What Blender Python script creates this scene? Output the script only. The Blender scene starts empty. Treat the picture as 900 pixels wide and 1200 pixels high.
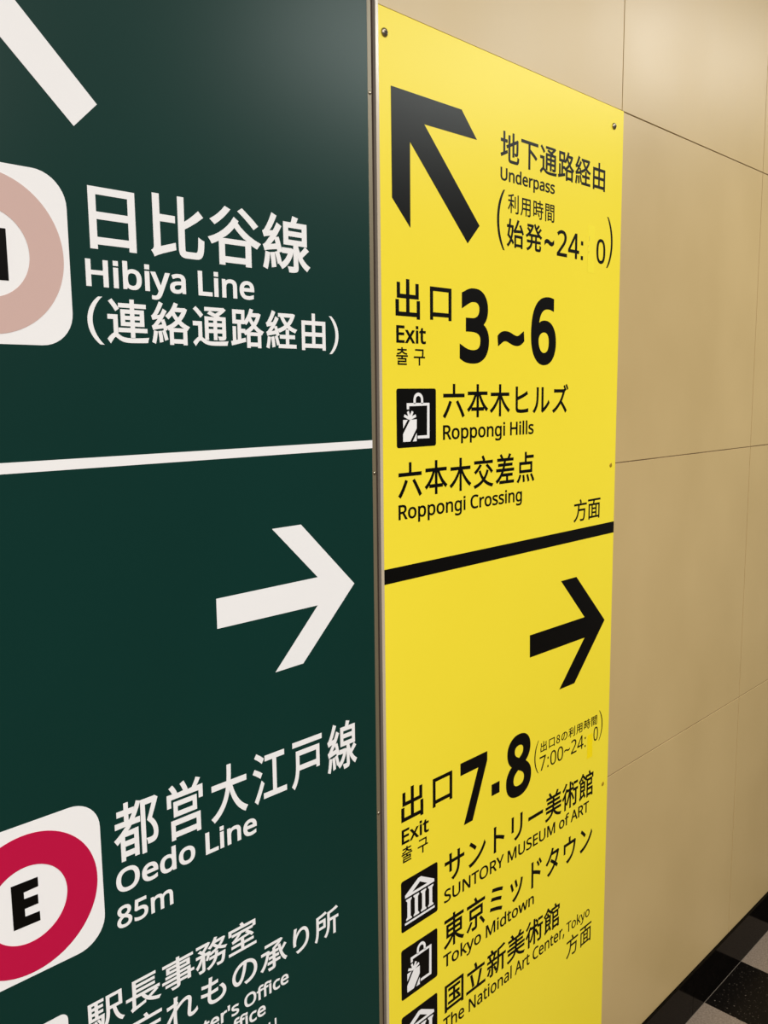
import bpy, bmesh, math, random
import numpy as np
from mathutils import Matrix, Vector
from mathutils.geometry import delaunay_2d_cdt

C = bpy.context.scene.collection
SC = bpy.context.scene

# ------------------------------------------------------------------ camera
F_PX = 1015.91
CAM_Z = 1.4346
CAM_AXES = ((0.703186, -0.710922, -0.010909), (0.102534, 0.086211, 0.990987), (0.703574, 0.697966, -0.133516))   # right, up, forward
CAM_Y = -0.8                       # the wall plane is y = 0, the floor z = 0
cam = bpy.data.cameras.new('camera')
cam_ob = bpy.data.objects.new('camera', cam)
C.objects.link(cam_ob)
cam.sensor_fit = 'HORIZONTAL'
cam.sensor_width = 36.0
cam.lens = 36.0 * F_PX / 900.0
cam.clip_start = 0.02
r_, u_, f_ = (Vector(a) for a in CAM_AXES)
cam_ob.matrix_world = Matrix((
    (r_.x, u_.x, -f_.x, 0.0),
    (r_.y, u_.y, -f_.y, CAM_Y),
    (r_.z, u_.z, -f_.z, CAM_Z),
    (0, 0, 0, 1)))
SC.camera = cam_ob

# ------------------------------------------------------------------ world, lights, exposure
w = bpy.data.worlds.new('station_ambient')
SC.world = w
w.use_nodes = True
bg = w.node_tree.nodes['Background']
bg.inputs[0].default_value = (1.0, 0.95, 0.88, 1)
bg.inputs[1].default_value = 0.14

def area(name, loc, aim, sx, sy, power, col):
    l = bpy.data.lights.new(name, 'AREA')
    l.shape = 'RECTANGLE'
    l.size, l.size_y = sx, sy
    l.energy = power
    l.color = col
    o = bpy.data.objects.new(name, l)
    C.objects.link(o)
    o.location = loc
    d = Vector(aim) - Vector(loc)
    o.rotation_euler = d.to_track_quat('-Z', 'Y').to_euler()
    return o

WARM = (1.0, 0.965, 0.91)
area('overhead_area_light', (-1.2, -2.7, 2.66), (-1.2, -2.7, 0), 4.6, 0.25, 206, WARM)  # unseen lamp added as frontal fill to even the light down the wall
area('overhead_area_light', (1.5, -0.85, 2.66), (1.5, -0.85, 0), 5.4, 0.20, 24, WARM)
area('overhead_area_light', (2.4, -1.42, 2.62), (2.4, -1.42, 0), 1.2, 0.25, 24, (0.93, 1.0, 0.96))
area('overhead_area_light', (2.95, -0.80, 2.64), (2.95, -0.80, 0), 1.0, 0.20, 8, WARM)

SC.view_settings.view_transform = 'Standard'
SC.view_settings.look = 'None'
SC.view_settings.gamma = 1.0
SC.view_settings.use_curve_mapping = False
SC.view_settings.exposure = 0.0

# ------------------------------------------------------------------ materials
def mat(name, col, rough=0.5, metal=0.0, spec=0.5, coat=0.0):
    m = bpy.data.materials.new(name)
    m.use_nodes = True
    b = m.node_tree.nodes['Principled BSDF']
    b.inputs['Base Color'].default_value = (*col, 1)
    b.inputs['Roughness'].default_value = rough
    b.inputs['Metallic'].default_value = metal
    b.inputs['Specular IOR Level'].default_value = spec
    b.inputs['Coat Weight'].default_value = coat
    return m

def lin(r, g, b):
    f = lambda v: (v / 255 / 12.92) if v <= 10 else ((v / 255 + 0.055) / 1.055) ** 2.4
    return (f(r), f(g), f(b))

def noise_mat(name, col_a, col_b, scale, rough, bump=0.0, detail=4, stretch=(1, 1, 1), spec=0.5,
              rough_var=0.0, ramp=(0.35, 0.65)):
    m = mat(name, col_a, rough, spec=spec)
    nt = m.node_tree
    b = nt.nodes['Principled BSDF']
    tc = nt.nodes.new('ShaderNodeTexCoord')
    mp = nt.nodes.new('ShaderNodeMapping')
    mp.inputs['Scale'].default_value = stretch
    nz = nt.nodes.new('ShaderNodeTexNoise')
    nz.inputs['Scale'].default_value = scale
    nz.inputs['Detail'].default_value = detail
    cr = nt.nodes.new('ShaderNodeValToRGB')
    cr.color_ramp.elements[0].position = ramp[0]
    cr.color_ramp.elements[1].position = ramp[1]
    cr.color_ramp.elements[0].color = (*col_a, 1)
    cr.color_ramp.elements[1].color = (*col_b, 1)
    nt.links.new(tc.outputs['Object'], mp.inputs[0])
    nt.links.new(mp.outputs[0], nz.inputs['Vector'])
    nt.links.new(nz.outputs['Fac'], cr.inputs[0])
    nt.links.new(cr.outputs[0], b.inputs['Base Color'])
    if rough_var:
        mr = nt.nodes.new('ShaderNodeMapRange')
        mr.inputs[3].default_value = rough - rough_var
        mr.inputs[4].default_value = rough + rough_var
        nt.links.new(nz.outputs['Fac'], mr.inputs[0])
        nt.links.new(mr.outputs[0], b.inputs['Roughness'])
    if bump:
        bp = nt.nodes.new('ShaderNodeBump')
        bp.inputs['Strength'].default_value = bump
        bp.inputs['Distance'].default_value = 0.002
        nt.links.new(nz.outputs['Fac'], bp.inputs['Height'])
        nt.links.new(bp.outputs[0], b.inputs['Normal'])
    return m

M_WALL = noise_mat('tan_wall_panel', lin(195, 168, 117), lin(202, 175, 124), 3.4, 0.38, 0.03, 6, (1.3, 1, 0.9), rough_var=0.10, ramp=(0.3, 0.7))
M_JOINT = noise_mat('joint_filler', lin(120, 96, 66), lin(165, 140, 104), 9.0, 0.8)
M_GREEN = noise_mat('dark_green_enamel', lin(8, 48, 42), lin(9, 51, 45), 2.0, 0.32, 0.0, spec=0.22)
M_YELLOW = noise_mat('yellow_sheet', lin(249, 226, 56), lin(251, 229, 60), 2.0, 0.34, 0.0, spec=0.22)
M_WHITE = mat('white_print', lin(244, 242, 243), 0.34, spec=0.22)
M_BLACK = mat('black_print', lin(6, 5, 4), 0.32, spec=0.17)
M_MAGENTA = mat('magenta_print', lin(190, 16, 66), 0.36, spec=0.22)
M_SILVER = mat('silver_pink_print', lin(208, 176, 168), 0.36, spec=0.22)
M_FLANGE = noise_mat('bronze_metal', lin(122, 110, 88), lin(134, 122, 99), 30.0, 0.38, 0.0, 3, (1, 1, 0.05))
M_FLANGE.node_tree.nodes['Principled BSDF'].inputs['Metallic'].default_value = 0.25
M_ALU = noise_mat('brushed_aluminium', lin(165, 154, 142), lin(182, 171, 158), 60.0, 0.30, 0.0, 3, (1, 1, 0.03))
M_ALU.node_tree.nodes['Principled BSDF'].inputs['Metallic'].default_value = 0.2
M_DARK = mat('dark_groove', lin(60, 46, 36), 0.7)
M_SCREW = mat('screw_steel', lin(170, 160, 140), 0.28, metal=1.0)
M_RIVET = mat('yellowed_rivet', lin(196, 160, 40), 0.35, metal=0.4)
M_PATCH = mat('yellow_sticker', lin(252, 232, 60), 0.34, spec=0.22)
M_PATCH_STRONG = mat('strong_yellow_sticker', lin(255, 226, 10), 0.34, spec=0.22)
M_BASE = noise_mat('polished_black_stone', lin(9, 7, 5), lin(13, 10, 8), 60.0, 0.10, 0.0, 3, spec=0.05)
M_GROUT = mat('pale_grout', lin(112, 102, 90), 0.7)
M_LIP = noise_mat('cream_lacquered_edge', lin(192, 176, 152), lin(202, 186, 162), 40.0, 0.24, 0.0, 3, (1, 1, 0.05), spec=0.8)

# floor: grey and black terrazzo squares with pale chips
TILE = 0.2094
TILE_X0 = 2.0696
def floor_material():
    m = mat('checker_terrazzo', (0.2, 0.17, 0.14), 0.34, spec=0.12)
    nt = m.node_tree
    b = nt.nodes['Principled BSDF']
    tc = nt.nodes.new('ShaderNodeTexCoord')
    mp = nt.nodes.new('ShaderNodeMapping')
    mp.inputs['Location'].default_value = (-TILE_X0 / TILE, 0.006 / TILE, 0.5)
    mp.inputs['Scale'].default_value = (1 / TILE, 1 / TILE, 0.0)
    ck = nt.nodes.new('ShaderNodeTexChecker')
    ck.inputs['Scale'].default_value = 1.0
    nz = nt.nodes.new('ShaderNodeTexNoise')
    nz.inputs['Scale'].default_value = 220
    nz.inputs['Detail'].default_value = 4
    rg = nt.nodes.new('ShaderNodeValToRGB')
    rg.color_ramp.elements[0].position = 0.35
    rg.color_ramp.elements[1].position = 0.7
    rg.color_ramp.elements[0].color = (*lin(122, 107, 93), 1)
    rg.color_ramp.elements[1].color = (*lin(146, 130, 115), 1)
    rb = nt.nodes.new('ShaderNodeValToRGB')
    rb.color_ramp.elements[0].position = 0.63
    rb.color_ramp.elements[1].position = 0.76
    rb.color_ramp.elements[0].color = (*lin(12, 9, 7), 1)
    rb.color_ramp.elements[1].color = (*lin(120, 110, 98), 1)
    mx = nt.nodes.new('ShaderNodeMix')
    mx.data_type = 'RGBA'
    nt.links.new(tc.outputs['Object'], mp.inputs[0])
    nt.links.new(mp.outputs[0], ck.inputs['Vector'])
    nt.links.new(tc.outputs['Object'], nz.inputs['Vector'])
    nt.links.new(nz.outputs['Fac'], rg.inputs[0])
    nt.links.new(nz.outputs['Fac'], rb.inputs[0])
    nt.links.new(ck.outputs['Fac'], mx.inputs['Factor'])
    nt.links.new(rb.outputs[0], mx.inputs['A'])
    nt.links.new(rg.outputs[0], mx.inputs['B'])
    nt.links.new(mx.outputs['Result'], b.inputs['Base Color'])
    return m
M_FLOOR = floor_material()

# ------------------------------------------------------------------ helpers
def link(name, me, mats, parent=None, label=None):
    o = bpy.data.objects.new(name, me)
    C.objects.link(o)
    for m in (mats if isinstance(mats, (list, tuple)) else [mats]):
        if m.name not in [x.name for x in me.materials if x]:
            me.materials.append(m)
    if parent:
        o.parent = parent
        root = parent
        off = Vector((0, 0, 0))
        while root:
            off += root.location
            root = root.parent
        for v in me.vertices:
            v.co -= off
    if label:
        o['label'] = label
    return o

def thing(name, loc, label, cat, group=None):
    o = bpy.data.objects.new(name, None)
    C.objects.link(o)
    o.location = loc
    o.empty_display_size = 0.1
    o['label'] = label
    o['category'] = cat
    if group:
        o['group'] = group
    return o

def add_box(bm, x0, x1, y0, y1, z0, z1, mi=0, bevel=0.0):
    r = bmesh.ops.create_cube(bm, size=1.0)
    vs = r['verts']
    for v in vs:
        v.co = Vector(((x0 + x1) / 2 + v.co.x * (x1 - x0), (y0 + y1) / 2 + v.co.y * (y1 - y0),
                       (z0 + z1) / 2 + v.co.z * (z1 - z0)))
    fs = set(f for v in vs for f in v.link_faces)
    for f in fs:
        f.material_index = mi
    if bevel:
        es = list(set(e for v in vs for e in v.link_edges))
        bmesh.ops.bevel(bm, geom=es, offset=bevel, segments=2, affect='EDGES', profile=0.5)

def mesh_of(name, bm):
    me = bpy.data.meshes.new(name)
    bm.normal_update()
    bm.to_mesh(me)
    bm.free()
    return me

def flat_mesh(name, contours, y_front, depth=0.0004):
    """Closed outlines (x, z) on the wall filled (even-odd) and given a thin vinyl thickness; front face at y_front."""
    cu = bpy.data.curves.new(name, 'CURVE')
    cu.dimensions = '2D'
    cu.fill_mode = 'BOTH'
    cu.extrude = depth / 2
    for c in contours:
        sp = cu.splines.new('POLY')
        sp.points.add(len(c) - 1)
        for p, (a, b) in zip(sp.points, c):
            p.co = (a, b, 0, 1)
        sp.use_cyclic_u = True
    o = bpy.data.objects.new(name, cu)
    C.objects.link(o)
    dg = bpy.context.evaluated_depsgraph_get()
    me = bpy.data.meshes.new_from_object(o.evaluated_get(dg))
    bpy.data.objects.remove(o)
    bpy.data.curves.remove(cu)
    me.name = name
    me.materials.clear()
    for v in me.vertices:
        x, z, d = v.co
        v.co = (x, y_front + depth / 2 - d, z)
    return me

def solid_fill(name, glyphs, y_front, depth=0.0004):
    """Fill possibly self-crossing outlines by non-zero winding; glyphs is a list of (sign, contours)."""
    bm = bmesh.new()
    for sg, cs in glyphs:
        pts, edges, segs = [], [], []
        for c in cs:
            n0 = len(pts)
            pts += [Vector(p) for p in c]
            edges += [(n0 + i, n0 + (i + 1) % len(c)) for i in range(len(c))]
            segs += [(*c[i], *c[(i + 1) % len(c)]) for i in range(len(c))]
        if not pts:
            continue
        S = np.array(segs)
        vs, _, fs, _, _, _ = delaunay_2d_cdt(pts, edges, [], 0, 1e-7)
        keep = []
        for f in fs:
            cx = sum(vs[k].x for k in f) / len(f)
            cy = sum(vs[k].y for k in f) / len(f)
            up = (S[:, 1] <= cy) & (S[:, 3] > cy)
            dn = (S[:, 1] > cy) & (S[:, 3] <= cy)
            side = (S[:, 2] - S[:, 0]) * (cy - S[:, 1]) - (cx - S[:, 0]) * (S[:, 3] - S[:, 1])
            if (int(np.sum(up & (side > 0))) - int(np.sum(dn & (side < 0)))) * sg > 0:
                keep.append(f)
        used = {}
        for f in keep:
            for k in f:
                if k not in used:
                    used[k] = bm.verts.new((vs[k].x, y_front, vs[k].y))
        for f in keep:
            try:
                bm.faces.new([used[k] for k in f])
            except ValueError:
                pass
    bm.normal_update()
    for f in bm.faces:
        if f.normal.y > 0:
            f.normal_flip()
    rim = [e for e in bm.edges if len(e.link_faces) == 1]
    ext = bmesh.ops.extrude_edge_only(bm, edges=rim)
    for g in ext['geom']:
        if isinstance(g, bmesh.types.BMVert):
            g.co.y += depth
    return mesh_of(name, bm)

def circle(cx, cz, r, n=96):
    return [(cx + r * math.cos(2 * math.pi * i / n), cz + r * math.sin(2 * math.pi * i / n)) for i in range(n)]

def round_rect(x0, x1, z0, z1, r, n=10):
    out = []
    for cx, cz, a0 in ((x1 - r, z1 - r, 0), (x0 + r, z1 - r, 90), (x0 + r, z0 + r, 180), (x1 - r, z0 + r, 270)):
        for i in range(n + 1):
            a = math.radians(a0 + 90 * i / n)
            out.append((cx + r * math.cos(a), cz + r * math.sin(a)))
    return out

def stroke(p, q, wd):
    d = Vector((q[0] - p[0], q[1] - p[1]))
    d.normalize()
    n = Vector((-d.y, d.x)) * wd / 2
    return [(p[0] + n.x, p[1] + n.y), (p[0] - n.x, p[1] - n.y), (q[0] - n.x, q[1] - n.y), (q[0] + n.x, q[1] + n.y)]

def dome(name, x, z, y_front, r, h, m, parent, label=None, slot=False):
    """Domed screw head; with slot=True a cross recess is pressed into it."""
    bm = bmesh.new()
    seg, rings = 20, 5
    vs = []
    for k in range(rings + 1):
        a = k / rings * math.pi / 2
        if k == rings:
            vs.append([bm.verts.new((x, y_front - h, z))])
        else:
            vs.append([bm.verts.new((x + r * math.cos(a) * math.cos(t), y_front - h * math.sin(a), z + r * math.cos(a) * math.sin(t)))
                       for t in [2 * math.pi * i / seg for i in range(seg)]])
    for k in range(rings):
        for i in range(seg):
            j = (i + 1) % seg
            if k == rings - 1:
                bm.faces.new((vs[k][i], vs[k][j], vs[k + 1][0]))
            else:
                bm.faces.new((vs[k][i], vs[k][j], vs[k + 1][j], vs[k + 1][i]))
    bm.faces.new(list(reversed(vs[0])))
    bmesh.ops.recalc_face_normals(bm, faces=bm.faces)
    for f in bm.faces:
        f.smooth = True
    if slot:
        for f in bm.faces:
            f.material_index = 0
        add_box(bm, x - r * 0.5, x + r * 0.5, y_front - h * 1.02, y_front - h * 0.8, z - r * 0.12, z + r * 0.12, 1)
        add_box(bm, x - r * 0.12, x + r * 0.12, y_front - h * 1.02, y_front - h * 0.8, z - r * 0.5, z + r * 0.5, 1)
        return link(name, mesh_of(name, bm), [m, M_DARK], parent, label)
    return link(name, mesh_of(name, bm), m, parent, label)

# ------------------------------------------------------------------ measured outlines, lettering and glyph outlines
SHAPES = {
  'arrow_right_white': [(0.5363, 1.2126), (0.6853, 1.2135), (0.6167, 1.2816), (0.6604, 1.2818), (0.7466, 1.1957), (0.6589, 1.11), (0.6157, 1.109), (0.6843, 1.1783), (0.5361, 1.1783)],
  'arrow_right_black': [(1.1364, 1.0455), (1.301, 1.0443), (1.225, 1.121), (1.2721, 1.1209), (1.3685, 1.0263), (1.2717, 0.9311), (1.2251, 0.9317), (1.3023, 1.007), (1.1371, 1.0081)],
  'arrow_up_left_black': [(0.8237, 1.8184), (0.962, 1.8193), (0.9954, 1.7863), (0.8857, 1.7849), (1.0019, 1.6711), (0.9757, 1.6442), (0.8582, 1.7579), (0.8579, 1.6507), (0.824, 1.6838)],
  'shaft_white': [(0.3522, 1.7802), (0.4239, 1.7091), (0.3996, 1.6849), (0.3367, 1.7467)],
  'letter_e': [(0.2931, 0.9755), (0.3194, 0.9751), (0.3191, 0.9659), (0.3051, 0.9644), (0.305, 0.958), (0.3183, 0.9577), (0.3181, 0.9482), (0.3048, 0.948), (0.3048, 0.9407), (0.3192, 0.9398), (0.3189, 0.9303), (0.2932, 0.9309)],
  'letter_h': [(0.3301, 1.5624), (0.3284, 1.5845), (0.3261, 1.5397)],
  'tile_e': [(0.3849, 0.9123), (0.3857, 0.9571), (0.3185, 1.0339), (0.2874, 1.0325), (0.3081, 0.876), (0.2812, 0.8764), (0.356, 1.0311), (0.3857, 1.0035), (0.3534, 0.8767), (0.3833, 0.8948)],
  'tile_h': [(0.3891, 1.5669), (0.3442, 1.6399), (0.3293, 1.6404), (0.3415, 1.4841), (0.3185, 1.484), (0.358, 1.6393), (0.3876, 1.6144), (0.3606, 1.4851), (0.3884, 1.52)],
  'tile_next': [(0.3395, 0.807), (0.3325, 0.818), (0.3166, 0.82)],
  'dot': [(1.0376, 0.823), (1.0581, 0.8236), (1.0583, 0.8047), (1.0378, 0.8043)],
  'bag_tile': [(0.8288, 1.4193), (0.9073, 1.418), (0.8669, 1.4428), (0.8672, 1.365)],
  'museum_tile': [(0.8297, 0.7059), (0.9078, 0.7043), (0.8302, 0.7476), (0.8293, 0.6706), (0.908, 0.7468), (0.9077, 0.6701)],
  'bag_tile_low': [(0.8286, 0.6182), (0.9074, 0.6011), (0.8289, 0.6425), (0.828, 0.5653), (0.9076, 0.6427), (0.9073, 0.5639)],
  'museum_tile_low': [(0.8276, 0.5313), (0.907, 0.4958), (0.8277, 0.5369), (0.9071, 0.537)],
  'bag_handle': [(0.8615, 1.4236), (0.871, 1.4375), (0.8807, 1.4234), (0.8661, 1.4236), (0.8709, 1.4333), (0.8761, 1.4234)],
  'bag_outline': [(0.8482, 1.4238), (0.8935, 1.4236), (0.8932, 1.3755), (0.8694, 1.3758), (0.8694, 1.3796), (0.8885, 1.3797), (0.8887, 1.42), (0.8527, 1.4196), (0.8526, 1.4155), (0.8482, 1.4156)],
  'gift_a': [(0.8409, 1.4016), (0.8498, 1.4017), (0.8408, 1.3903)],
  'gift_b': [(0.8547, 1.4015), (0.8676, 1.4019), (0.8674, 1.3897), (0.8544, 1.3724), (0.8406, 1.3726), (0.8407, 1.383)],
  'gift_c': [(0.8674, 1.3834), (0.8673, 1.3724), (0.8596, 1.3724)],
  'bow': [(0.8541, 1.4029), (0.843, 1.4074), (0.8502, 1.4127), (0.8594, 1.4126), (0.8659, 1.4068)],
  'patches': [(1.2875, 1.7074), (1.3064, 1.7098), (1.2904, 1.6317), (1.3095, 1.6334)],
  'patches_low': [(1.318, 0.8228), (1.3358, 0.821), (1.3197, 0.7779), (1.3377, 0.7722)],
  'screws': [(0.8132, 1.878), (1.3616, 1.8777)],
  'rivets': [(1.3775, 1.307), (1.3762, 0.7099)],
  'bar': [(0.8038, 1.2039), (1.3899, 1.2048), (0.8035, 1.1842), (1.3909, 1.1839)],
  'line': [(0.3113, 1.3786), (0.7836, 1.3764), (0.3106, 1.3686), (0.7834, 1.3661)],
  'green_edge': [(0.7807, 1.8476), (0.7833, 1.3619), (0.783, 0.5812)],
  'yellow_edge': [(0.8029, 1.8535), (0.803, 1.3497), (0.802, 0.5702)],
  'yellow_right': [(1.3925, 1.906), (1.3913, 1.3137), (1.396, 0.2245)],
  'yellow_top': [(0.8042, 1.9057), (1.3925, 1.9068)],
  'trim_marks': [(0.7829, 1.8016), (0.7835, 1.3345), (0.7824, 0.8684)],
}

# text, glyph set, stroke weight, x, z of the pen, width and height of the unit, tracking
TEXT_GREEN = [
  ('日比谷線', 'c', 0.016, 0.39816, 1.58193, 0.071159, 0.066016, 0.009),
  ('Hibiya Line', 'l', 0.033, 0.40054, 1.54178, 0.027915, 0.023814, 0.0),
  ('連絡通路経由', 'c', 0.016, 0.42196, 1.49262, 0.046003, 0.045078, 0.0523),
  ('(', 'l', -0.02, 0.39795, 1.4941, 0.061089, 0.038399, 0.0),
  (')', 'l', -0.02, 0.70711, 1.49243, 0.056654, 0.037859, 0.0),
  ('都営大江戸線', 'c', 0.014, 0.40014, 0.95949, 0.053132, 0.067648, 0.1072),
  ('Oedo Line', 'l', 0.033, 0.39844, 0.92083, 0.027433, 0.024329, 0.0),
  ('85m', 'l', 0.026, 0.39754, 0.88182, 0.02408, 0.022926, 0.0),
  ('駅長事務室', 'c', 0.011, 0.35775, 0.78326, 0.044188, 0.038814, -0.0079),
  ('忘れもの承り所', 'c', 0.012, 0.4045, 0.73716, 0.04324, 0.040189, 0.0091),
  ("Station Master's Office", 'l', 0.03, 0.35748, 0.70464, 0.017927, 0.016006, 0.0),
  ('Lost & Found Office', 'l', 0.03, 0.35505, 0.68158, 0.017927, 0.016006, 0.0),
  ('역무실', 'c', 0.012, 0.54176, 0.64232, 0.022647, 0.029249, 0.0),
]
TEXT_YELLOW = [
  ('地下通路経由', 'c', 0.012, 1.04894, 1.77168, 0.047257, 0.046484, 0.0389),
  ('Underpass', 'l', 0.028, 1.04818, 1.74245, 0.019884, 0.017056, 0.0),
  ('(', 'l', -0.03, 1.03585, 1.658, 0.077739, 0.07313, 0.0),
  ('利用時間', 'c', 0.006, 1.06791, 1.70126, 0.029127, 0.029933, 0.0729),
  ('始発', 'c', 0.012, 1.06524, 1.65408, 0.044016, 0.043109, 0.0816),
  ('~', 'l', 0.02, 1.16121, 1.64598, 0.03747, 0.04391, 0.0),
  ('24:', 'l', 0.012, 1.19507, 1.65084, 0.041894, 0.038837, 0.0),
  ('0', 'l', 0.012, 1.31217, 1.65107, 0.040894, 0.038369, 0.0),
  (')', 'l', -0.03, 1.33901, 1.65918, 0.079345, 0.071855, 0.0),
  ('出口', 'c', 0.014, 0.8235, 1.539, 0.057339, 0.05386, 0.1501),
  ('Exit', 'l', 0.03, 0.82694, 1.50307, 0.025175, 0.021242, 0.0),
  ('출구', 'c', 0.01, 0.82814, 1.47588, 0.026502, 0.024837, 0.3554),
  ('3', 'l', 0.05, 0.95731, 1.48413, 0.08798, 0.093681, 0.0),
  ('~', 'l', 0.05, 1.04379, 1.48013, 0.088158, 0.074508, 0.0),
  ('6', 'l', 0.05, 1.12756, 1.4848, 0.090275, 0.093648, 0.0),
  ('六本木ヒルズ', 'c', 0.012, 0.92052, 1.40596, 0.050733, 0.050604, 0.0529),
  ('Roppongi Hills', 'l', 0.025, 0.91957, 1.37221, 0.023212, 0.019337, 0.0),
  ('六本木交差点', 'c', 0.012, 0.82938, 1.30139, 0.04988, 0.050534, 0.0655),
  ('Roppongi Crossing', 'l', 0.025, 0.82846, 1.26849, 0.022785, 0.019162, 0.0),
  ('方面', 'c', 0.006, 1.25821, 1.22016, 0.044764, 0.040832, -0.0148),
  ('出口', 'c', 0.014, 0.82617, 0.83878, 0.056203, 0.054139, 0.1656),
  ('Exit', 'l', 0.03, 0.8289, 0.80417, 0.025124, 0.020541, 0.0),
  ('출구', 'c', 0.01, 0.83016, 0.77723, 0.026049, 0.025424, 0.3757),
  ('7', 'l', 0.05, 0.95985, 0.78644, 0.084717, 0.091958, 0.0),
  ('8', 'l', 0.05, 1.0738, 0.78512, 0.090563, 0.094802, 0.0),
  ('(', 'l', -0.04, 1.14823, 0.80983, 0.058314, 0.050227, 0.0),
  ('出口8の利用時間', 'c', 0.007, 1.16917, 0.8359, 0.022499, 0.019671, 0.082),
  ('7:00~24:', 'l', 0.0, 1.16749, 0.80208, 0.026819, 0.024962, 0.0),
  ('0', 'l', 0.0, 1.33808, 0.80372, 0.022599, 0.025747, 0.0),
  (')', 'l', -0.04, 1.35059, 0.80956, 0.058808, 0.050132, 0.0),
  ('サントリー美術館', 'c', 0.012, 0.92145, 0.70724, 0.052218, 0.052897, 0.0162),
  ('SUNTORY MUSEUM of ART', 'l', 0.02, 0.92169, 0.67405, 0.023263, 0.019609, 0.0),
  ('東京ミッドタウン', 'c', 0.012, 0.92081, 0.6016, 0.050566, 0.056569, 0.057),
  ('Tokyo Midtown', 'l', 0.02, 0.92059, 0.56847, 0.02365, 0.020089, 0.0),
  ('国立新美術館', 'c', 0.012, 0.91989, 0.49609, 0.052888, 0.050171, 0.0135),
  ('The National Art Center,', 'l', 0.016, 0.9202, 0.4621, 0.021184, 0.021398, 0.0),
  ('Tokyo', 'l', 0.006, 1.2609, 0.463, 0.020206, 0.01911, 0.0),
  ('方面', 'c', 0.004, 1.26003, 0.41434, 0.043444, 0.043437, 0.0429),
]

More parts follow.
